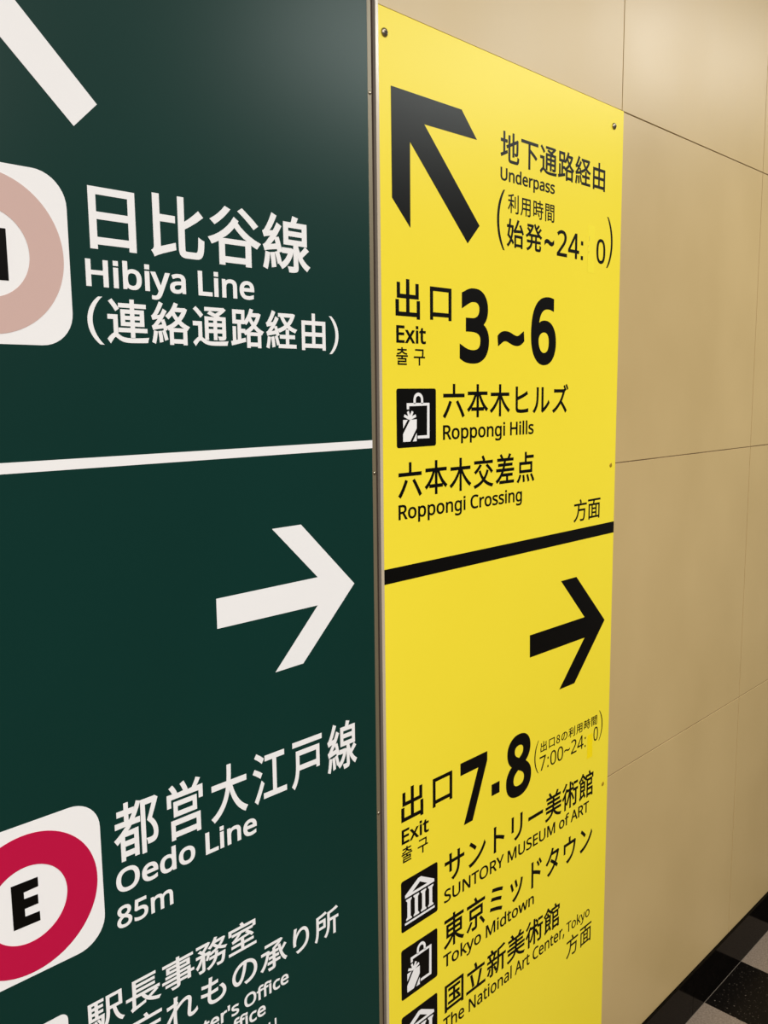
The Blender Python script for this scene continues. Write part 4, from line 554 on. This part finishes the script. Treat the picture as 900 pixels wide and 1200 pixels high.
    's': (0.671, [[608,207,604,161,592,121,571,85,544,55,509,31,468,11,420,-3,367,-11,308,-14,235,-11,173,-1,120,14,73,34,73,146,122,124,181,104,224,94,267,88,311,85,368,89,413,99,447,116,465,132,478,151,486,172,489,196,487,214,482,231,473,246,452,269,418,291,370,315,304,342,236,370,179,398,147,418,121,440,99,465,84,494,75,527,71,566,75,602,84,635,99,664,121,690,149,713,191,736,239,752,293,761,353,765,419,761,481,751,539,735,592,714,550,616,451,650,398,660,345,664,298,661,260,653,229,639,207,621,194,599,189,573,191,553,197,536,207,520,232,499,268,478,382,430,449,403,504,375,535,355,561,333,581,307,596,279,605,245]]),
    't': (0.506, [[370,87,427,92,475,102,475,8,451,-1,419,-8,349,-14,311,-12,274,-5,240,6,209,23,182,47,160,77,143,115,132,162,129,218,129,655,22,655,22,714,130,763,179,923,252,923,252,751,469,751,469,655,252,655,252,221,256,180,267,146,285,120,309,101,337,90]]),
    'u': (0.866, [[746,751,746,0,646,0,627,99,622,99,604,75,584,53,560,35,521,13,478,-2,432,-11,384,-14,327,-11,277,-1,233,15,196,37,165,67,141,104,124,148,114,200,111,259,111,751,235,751,235,268,238,225,245,189,258,158,276,133,299,113,328,99,362,91,402,88,454,92,498,102,534,120,563,144,586,175,603,212,614,256,621,305,623,360,623,751]]),
    'w': (1.101, [[604,424,587,482,572,537,560,585,552,623,546,623,539,585,527,536,513,481,496,423,361,1,221,1,15,752,143,752,246,352,268,270,285,191,296,127,301,127,311,169,323,223,337,279,352,329,485,752,619,752,748,329,768,261,787,190,798,129,804,129,814,188,833,267,854,352,959,752,1085,752,877,1,732,1]]),
    'x': (0.741, [[297,384,38,751,178,751,371,468,563,751,702,751,443,384,716,0,576,0,371,300,164,0,25,0]]),
    'y': (0.714, [[1,751,133,751,296,324,321,251,343,183,359,119,364,119,391,211,429,325,581,751,714,751,391,-104,372,-148,351,-189,328,-226,303,-259,274,-286,242,-307,205,-323,164,-333,118,-336,59,-333,15,-325,15,-227,53,-232,98,-235,126,-234,151,-228,173,-219,193,-207,211,-191,227,-173,248,-140,265,-102,304,-3]]),
    '~': (0.801, [[377,447,331,466,293,477,261,483,230,485,203,482,176,474,147,461,106,434,70,402,70,511,93,534,119,552,146,567,175,577,205,583,238,585,279,583,319,577,365,564,423,541,469,522,506,511,538,505,569,503,596,505,624,513,653,527,694,553,730,585,730,478,706,455,681,437,654,422,625,411,594,404,562,402,522,404,481,411,434,424]]),
  },
}
def decode(data):
    """Flat integer lists x, y, x, y ... in thousandths of the unit -> outlines."""
    return [[(c[i] / 1000, c[i + 1] / 1000) for i in range(0, len(c), 2)] for c in data]

def signed_area(c):
    return 0.5 * sum(c[i][0] * c[(i + 1) % len(c)][1] - c[(i + 1) % len(c)][0] * c[i][1] for i in range(len(c)))

def embolden(cs, d):
    if not cs or not d:
        return cs
    sg = 1 if signed_area(max(cs, key=lambda c: abs(signed_area(c)))) > 0 else -1
    out = []
    for c in cs:
        c = [p for i, p in enumerate(c) if p != c[i - 1]]
        n = len(c)
        nr = []
        for i in range(n):
            ex, ey = c[(i + 1) % n][0] - c[i][0], c[(i + 1) % n][1] - c[i][1]
            l = math.hypot(ex, ey) or 1
            nr.append((ey / l * sg, -ex / l * sg))
        q = []
        for i in range(n):
            mx, my = nr[i][0] + nr[i - 1][0], nr[i][1] + nr[i - 1][1]
            k = max(mx * mx + my * my, 1.0)
            q.append((c[i][0] + mx * 2 / k * d, c[i][1] + my * 2 / k * d))
        out.append(q)
    return out

def text_line(run, y_front, m, parent):
    txt, f, d, x0, z0, sx, sz, tr = run
    pen = 0.0
    glyphs = []
    for ch in txt:
        adv, data = GLYPHS[f][ch]
        cs = decode(data)
        if cs:
            sg = 1 if signed_area(max(cs, key=lambda c: abs(signed_area(c)))) > 0 else -1
            glyphs.append((sg, [[(x0 + (pen + a) * sx, z0 + b * sz) for a, b in c] for c in embolden(cs, d)]))
        pen += adv + tr
    return link('text_line', solid_fill('text_line', glyphs, y_front), m, parent, 'white lettering' if m == M_WHITE else 'black lettering')

# ------------------------------------------------------------------ the setting
PANEL = 0.6056
JX0 = 0.7867                        # a vertical joint lies behind the metal strip
JZ = [CAM_Z + 0.8 * v for v in (-1.6576, -0.9003, -0.1572, 0.593, 1.343)]
BASE_TOP = JZ[0]
GAP = 0.0010
WALL_TOP = 2.7
def wall():
    bm = bmesh.new()
    zs = JZ + [WALL_TOP]
    xs = [JX0 + PANEL * k for k in range(-4, 8)]
    add_box(bm, xs[0], xs[-1], 0.0016, 0.06, 0.0, WALL_TOP, 1)
    for i in range(len(xs) - 1):
        for j in range(len(zs) - 1):
            add_box(bm, xs[i] + GAP, xs[i + 1] - GAP, 0.0, 0.0018, zs[j] + GAP, zs[j + 1] - GAP, 0, 0.0005)
    o = link('wall_back', mesh_of('wall_back', bm), [M_WALL, M_JOINT])
    o['kind'] = 'structure'
    return xs[0], xs[-1]
WX0, WX1 = wall()

def baseboard():
    bm = bmesh.new()
    x = JX0 + 0.67 * PANEL - 4 * PANEL
    while x < WX1:
        add_box(bm, max(x, WX0) + 0.0004, min(x + PANEL, WX1) - 0.0004, -0.006, 0.0016, 0.0, BASE_TOP, 0, 0.0004)
        x += PANEL
    add_box(bm, WX0, WX1, -0.0068, -0.0055, 0.0, 0.0008, 1)
    o = link('baseboard_back', mesh_of('baseboard_back', bm), [M_BASE, M_GROUT])
    o['kind'] = 'structure'
baseboard()

def floor():
    bm = bmesh.new()
    add_box(bm, WX0, WX1, -3.2, 0.06, -0.05, 0.0)
    o = link('floor', mesh_of('floor', bm), M_FLOOR)
    o['kind'] = 'structure'
floor()

# ------------------------------------------------------------------ green railway sign
GF = -0.004                          # front of the green board
GX0, GX1, GZ0, GZ1 = -0.17, 0.7825, BASE_TOP + 0.001, 2.05
green = thing('railway_sign', (0.3, 0, GZ0), 'tall dark green sign with white arrows and two ringed line emblems', 'sign')
bm = bmesh.new()
add_box(bm, GX0, GX1, GF, 0.0, GZ0, GZ1, 0, 0.0006)
link('board', mesh_of('board', bm), M_GREEN, green)

link('arrow', flat_mesh('arrow', [SHAPES['arrow_right_white']], GF - 0.0003), M_WHITE, green, 'white arrow pointing right')
K = 0.914
ul = SHAPES['arrow_up_left_black']
ul_end = ((ul[4][0] + ul[5][0]) / 2, (ul[4][1] + ul[5][1]) / 2)
sw = SHAPES['shaft_white']
sw_end = ((sw[1][0] + sw[2][0]) / 2, (sw[1][1] + sw[2][1]) / 2)
up = [(sw_end[0] + (x - ul_end[0]) * K, sw_end[1] + (z - ul_end[1]) * K) for x, z in ul]
up[4], up[5] = sw[1], sw[2]
link('arrow', flat_mesh('arrow', [up], GF - 0.0003), M_WHITE, green, 'white arrow pointing up and left')
zt = [p[1] for p in SHAPES['line']]
link('divider_line', flat_mesh('divider_line', [[(GX0, sum(zt[2:]) / 2), (GX1 - 0.0002, sum(zt[2:]) / 2), (GX1 - 0.0002, sum(zt[:2]) / 2), (GX0, sum(zt[:2]) / 2)]], GF - 0.0003),
     M_WHITE, green, 'white horizontal line across the green board')

def emblem(cx, cz, tz, colour, letter, label):
    e = link('line_emblem', flat_mesh('line_emblem', [round_rect(cx - 0.0790, cx + 0.0768, tz - 0.0785, tz + 0.0785, 0.031)], GF - 0.0003), M_WHITE, green, label)
    link('ring', flat_mesh('ring', [circle(cx, cz, 0.0710), circle(cx, cz, 0.0390)], GF - 0.0006), colour, e)
    link('letter', flat_mesh('letter', [letter], GF - 0.0006), M_BLACK, e)
ez = 0.9545
emblem(0.3087, 0.9508, ez, M_MAGENTA, [(0.2932, 0.9306), (0.3191, 0.9300), (0.3191, 0.9396), (0.3049, 0.9401), (0.3049, 0.9481), (0.3183, 0.9481),
       (0.3183, 0.9576), (0.3049, 0.9582), (0.3049, 0.9650), (0.3192, 0.9656), (0.3192, 0.9752), (0.2932, 0.9755)], 'white emblem with a magenta ring around a black letter')
hx0, hx1, hz0, hz1, hs = 0.2925, 0.3300, 1.5395, 1.5845, 0.0125
hm = (hz0 + hz1) / 2
emblem(0.3112, 1.5631, 1.5622, M_SILVER, [(hx0, hz0), (hx0 + hs, hz0), (hx0 + hs, hm - 0.005), (hx1 - hs, hm - 0.005), (hx1 - hs, hz0), (hx1, hz0),
       (hx1, hz1), (hx1 - hs, hz1), (hx1 - hs, hm + 0.005), (hx0 + hs, hm + 0.005), (hx0 + hs, hz1), (hx0, hz1)], 'white emblem with a pale pink ring around a black letter')
link('pictogram', flat_mesh('pictogram', [round_rect(0.3400 - 0.086, 0.3400, 0.8205 - 0.086, 0.8205, 0.008)], GF - 0.0003), M_WHITE, green, 'plain white square with rounded corners')
for r in TEXT_GREEN:
    text_line(r, GF - 0.0003, M_WHITE, green)

# ------------------------------------------------------------------ metal strip between the two signs
strip = thing('edging_strip', (0.79, 0, GZ0), 'narrow vertical metal strip between the green and the yellow sign', 'metal strip')
bm = bmesh.new()
add_box(bm, 0.7831, 0.7901, -0.0030, 0.0, GZ0, GZ1, 0, 0.0006)
link('screw_flange', mesh_of('screw_flange', bm), M_FLANGE, strip, 'dull bronze flange with screws')
bm = bmesh.new()
add_box(bm, 0.7899, 0.7953, -0.0006, 0.0, GZ0, GZ1)
link('groove', mesh_of('groove', bm), M_DARK, strip, 'dark groove')
bm = bmesh.new()
add_box(bm, 0.7951, 0.8003, -0.0050, 0.0, GZ0, GZ1, 0, 0.0003)
link('edge_bar', mesh_of('edge_bar', bm), M_ALU, strip, 'grey aluminium side')
bm = bmesh.new()
add_box(bm, 0.7951, 0.8003, -0.0055, -0.0049, GZ0, GZ1, 0, 0.0002)
link('edge_lip', mesh_of('edge_lip', bm), M_LIP, strip, 'bright cream edge')
for (x, z) in SHAPES['trim_marks'][:3]:
    dome('screw', 0.7868, z, -0.0029, 0.0024, 0.0014, M_SCREW, strip)
dome('screw', 0.7868, SHAPES['trim_marks'][2][1] - 0.4666, -0.0029, 0.0024, 0.0014, M_SCREW, strip)

# ------------------------------------------------------------------ yellow exit sign
YF = -0.003
YX0, YX1, YZ0, YZ1 = 0.8005, 1.3930, BASE_TOP + 0.001, 1.9080
yellow = thing('exit_sign', (1.1, 0, YZ0), 'tall bright yellow exit sign with black arrows and pictograms', 'sign')
bm = bmesh.new()
add_box(bm, YX0, YX1, YF, 0.0, YZ0, YZ1, 0, 0.0005)
link('board', mesh_of('board', bm), M_YELLOW, yellow)
link('arrow', flat_mesh('arrow', [SHAPES['arrow_right_black']], YF - 0.0003), M_BLACK, yellow, 'black arrow pointing right')
link('arrow', flat_mesh('arrow', [ul], YF - 0.0003), M_BLACK, yellow, 'black arrow pointing up and left')
b1 = (SHAPES['bar'][0][1] + SHAPES['bar'][1][1]) / 2
b0 = (SHAPES['bar'][2][1] + SHAPES['bar'][3][1]) / 2
link('divider_line', flat_mesh('divider_line', [[(YX0 + 0.0004, b0), (YX1 - 0.0004, b0), (YX1 - 0.0004, b1), (YX0 + 0.0004, b1)]], YF - 0.0003), M_BLACK, yellow, 'black horizontal bar across the yellow board')
for r in TEXT_YELLOW:
    text_line(r, YF - 0.0003, M_BLACK, yellow)
d = SHAPES['dot']
dx0, dx1, dz0, dz1 = (d[0][0] + d[3][0]) / 2, (d[1][0] + d[2][0]) / 2, (d[2][1] + d[3][1]) / 2, (d[0][1] + d[1][1]) / 2
link('text_line', flat_mesh('text_line', [[(dx0, dz0), (dx1, dz0), (dx1, dz1), (dx0, dz1)]], YF - 0.0003), M_BLACK, yellow)

TS = 0.0784                           # pictogram tile side
def bag(dx, dz, label):
    t = link('pictogram', flat_mesh('pictogram', [round_rect(0.8288 + dx, 0.8288 + TS + dx, 1.3646 + dz, 1.3646 + TS + dz, 0.0035)], YF - 0.0003), M_BLACK, yellow, label)
    mv = lambda c: [(x + dx, z + dz) for x, z in c]
    hd = SHAPES['bag_handle']
    x0, x1, zb, ztop = hd[0][0], hd[2][0], hd[0][1], hd[1][1]
    cx, ro = (x0 + x1) / 2, (x1 - x0) / 2
    ri = ro - 0.0043
    zc = ztop - ro
    arch = [(x0, zb - 0.001)] + [(cx - ro * math.cos(math.pi * i / 16), zc + ro * math.sin(math.pi * i / 16)) for i in range(17)] + [(x1, zb - 0.001), (x1 - 0.0043, zb - 0.001)]
    arch += [(cx + ri * math.cos(math.pi * i / 16), zc + ri * math.sin(math.pi * i / 16)) for i in range(17)] + [(x0 + 0.0043, zb - 0.001)]
    link('bag_symbol', flat_mesh('bag_symbol', [mv(SHAPES['bag_outline'])], YF - 0.0006), M_WHITE, t)
    link('bag_handle', flat_mesh('bag_handle', [mv(arch)], YF - 0.0006), M_WHITE, t)
    link('gift_symbol', flat_mesh('gift_symbol', [mv(SHAPES[k]) for k in ('gift_a', 'gift_b', 'gift_c')], YF - 0.0006), M_WHITE, t)
    bw = SHAPES['bow']
    bm2 = bmesh.new()
    for k, q in enumerate(bw[1:]):
        c = mv(stroke((bw[0][0], bw[0][1]), q, 0.0037))
        yb = YF - 0.00065 - k * 0.00002
        vs = [bm2.verts.new((a, yb, b)) for a, b in c] + [bm2.verts.new((a, YF - 0.0003, b)) for a, b in c]
        bm2.faces.new(vs[:4])
        for i in range(4):
            bm2.faces.new((vs[i], vs[(i + 1) % 4], vs[4 + (i + 1) % 4], vs[4 + i]))
    bmesh.ops.recalc_face_normals(bm2, faces=bm2.faces)
    link('gift_bow', mesh_of('gift_bow', bm2), M_WHITE, t)
bag(0, 0, 'black square with a white shopping bag and wrapped gift')
bag(-0.0003, SHAPES['bag_tile_low'][2][1] - 1.3646 - TS, 'lower black square with a white shopping bag and wrapped gift')

def museum(x0, z1, label):
    t = link('pictogram', flat_mesh('pictogram', [round_rect(x0, x0 + TS, z1 - TS, z1, 0.0035)], YF - 0.0003), M_BLACK, yellow, label)
    T = lambda pts: [(x0 + u * TS, z1 - v * TS) for u, v in pts]
    cs = [T([(0.10, 0.30), (0.46, 0.10), (0.54, 0.10), (0.90, 0.30), (0.90, 0.355), (0.10, 0.355)]), T([(0.29, 0.305), (0.71, 0.305), (0.50, 0.185)])]
    link('pediment_symbol', flat_mesh('pediment_symbol', cs, YF - 0.0006), M_WHITE, t)
    cols = []
    for k in range(4):
        c = 0.20 + k * 0.20
        cols.append(T([(c - 0.075, 0.395), (c + 0.075, 0.395), (c + 0.075, 0.42), (c + 0.042, 0.45), (c + 0.042, 0.75), (c + 0.075, 0.78), (c + 0.075, 0.805), (c - 0.075, 0.805), (c - 0.075, 0.78), (c - 0.042, 0.75), (c - 0.042, 0.45), (c - 0.075, 0.42)]))
    link('column_symbol', flat_mesh('column_symbol', cols, YF - 0.0006), M_WHITE, t)
    link('step_symbol', flat_mesh('step_symbol', [T([(0.09, 0.845), (0.91, 0.845), (0.91, 0.885), (0.09, 0.885)])], YF - 0.0006), M_WHITE, t)
museum(0.8294, 0.7480, 'upper black square with a white columned museum')
museum(0.8280, 0.5372, 'bottom black square with a white columned museum')

pt = SHAPES['patches']
link('sticker', flat_mesh('sticker', [[(pt[0][0], 1.6325), (1.3080, 1.6325), (1.3080, 1.7085), (pt[0][0], 1.7085)]], YF - 0.00015, 0.0002), M_PATCH, yellow, 'yellow sticker hiding one digit')
link('faded_digit', flat_mesh('faded_digit', [[(1.2915, 1.683), (1.2923, 1.683), (1.2923, 1.691), (1.2915, 1.691)], [(1.2890, 1.6735), (1.2896, 1.6735), (1.2896, 1.6765), (1.2890, 1.6765)],
     [(1.2903, 1.6635), (1.2912, 1.6635), (1.2912, 1.6675), (1.2903, 1.6675)]], YF - 0.0003, 0.0002), mat('faded_print', lin(205, 175, 60), 0.5), yellow, 'faint trace of a digit')
link('sticker', flat_mesh('sticker', [[(1.3190, 0.7765), (1.3365, 0.7765), (1.3365, 0.8215), (1.3190, 0.8215)]], YF - 0.00015, 0.0002), M_PATCH_STRONG, yellow, 'deeper yellow sticker hiding one digit')
for x, z in SHAPES['screws']:
    dome('screw', x, z, YF, 0.0056, 0.0034, M_SCREW, yellow, slot=True)
for x, z in SHAPES['rivets']:
    dome('rivet', x, z, YF, 0.0042, 0.0012, M_RIVET, yellow)
dome('rivet', SHAPES['rivets'][1][0], 0.1127 + 0.05, YF, 0.0042, 0.0012, M_RIVET, yellow)
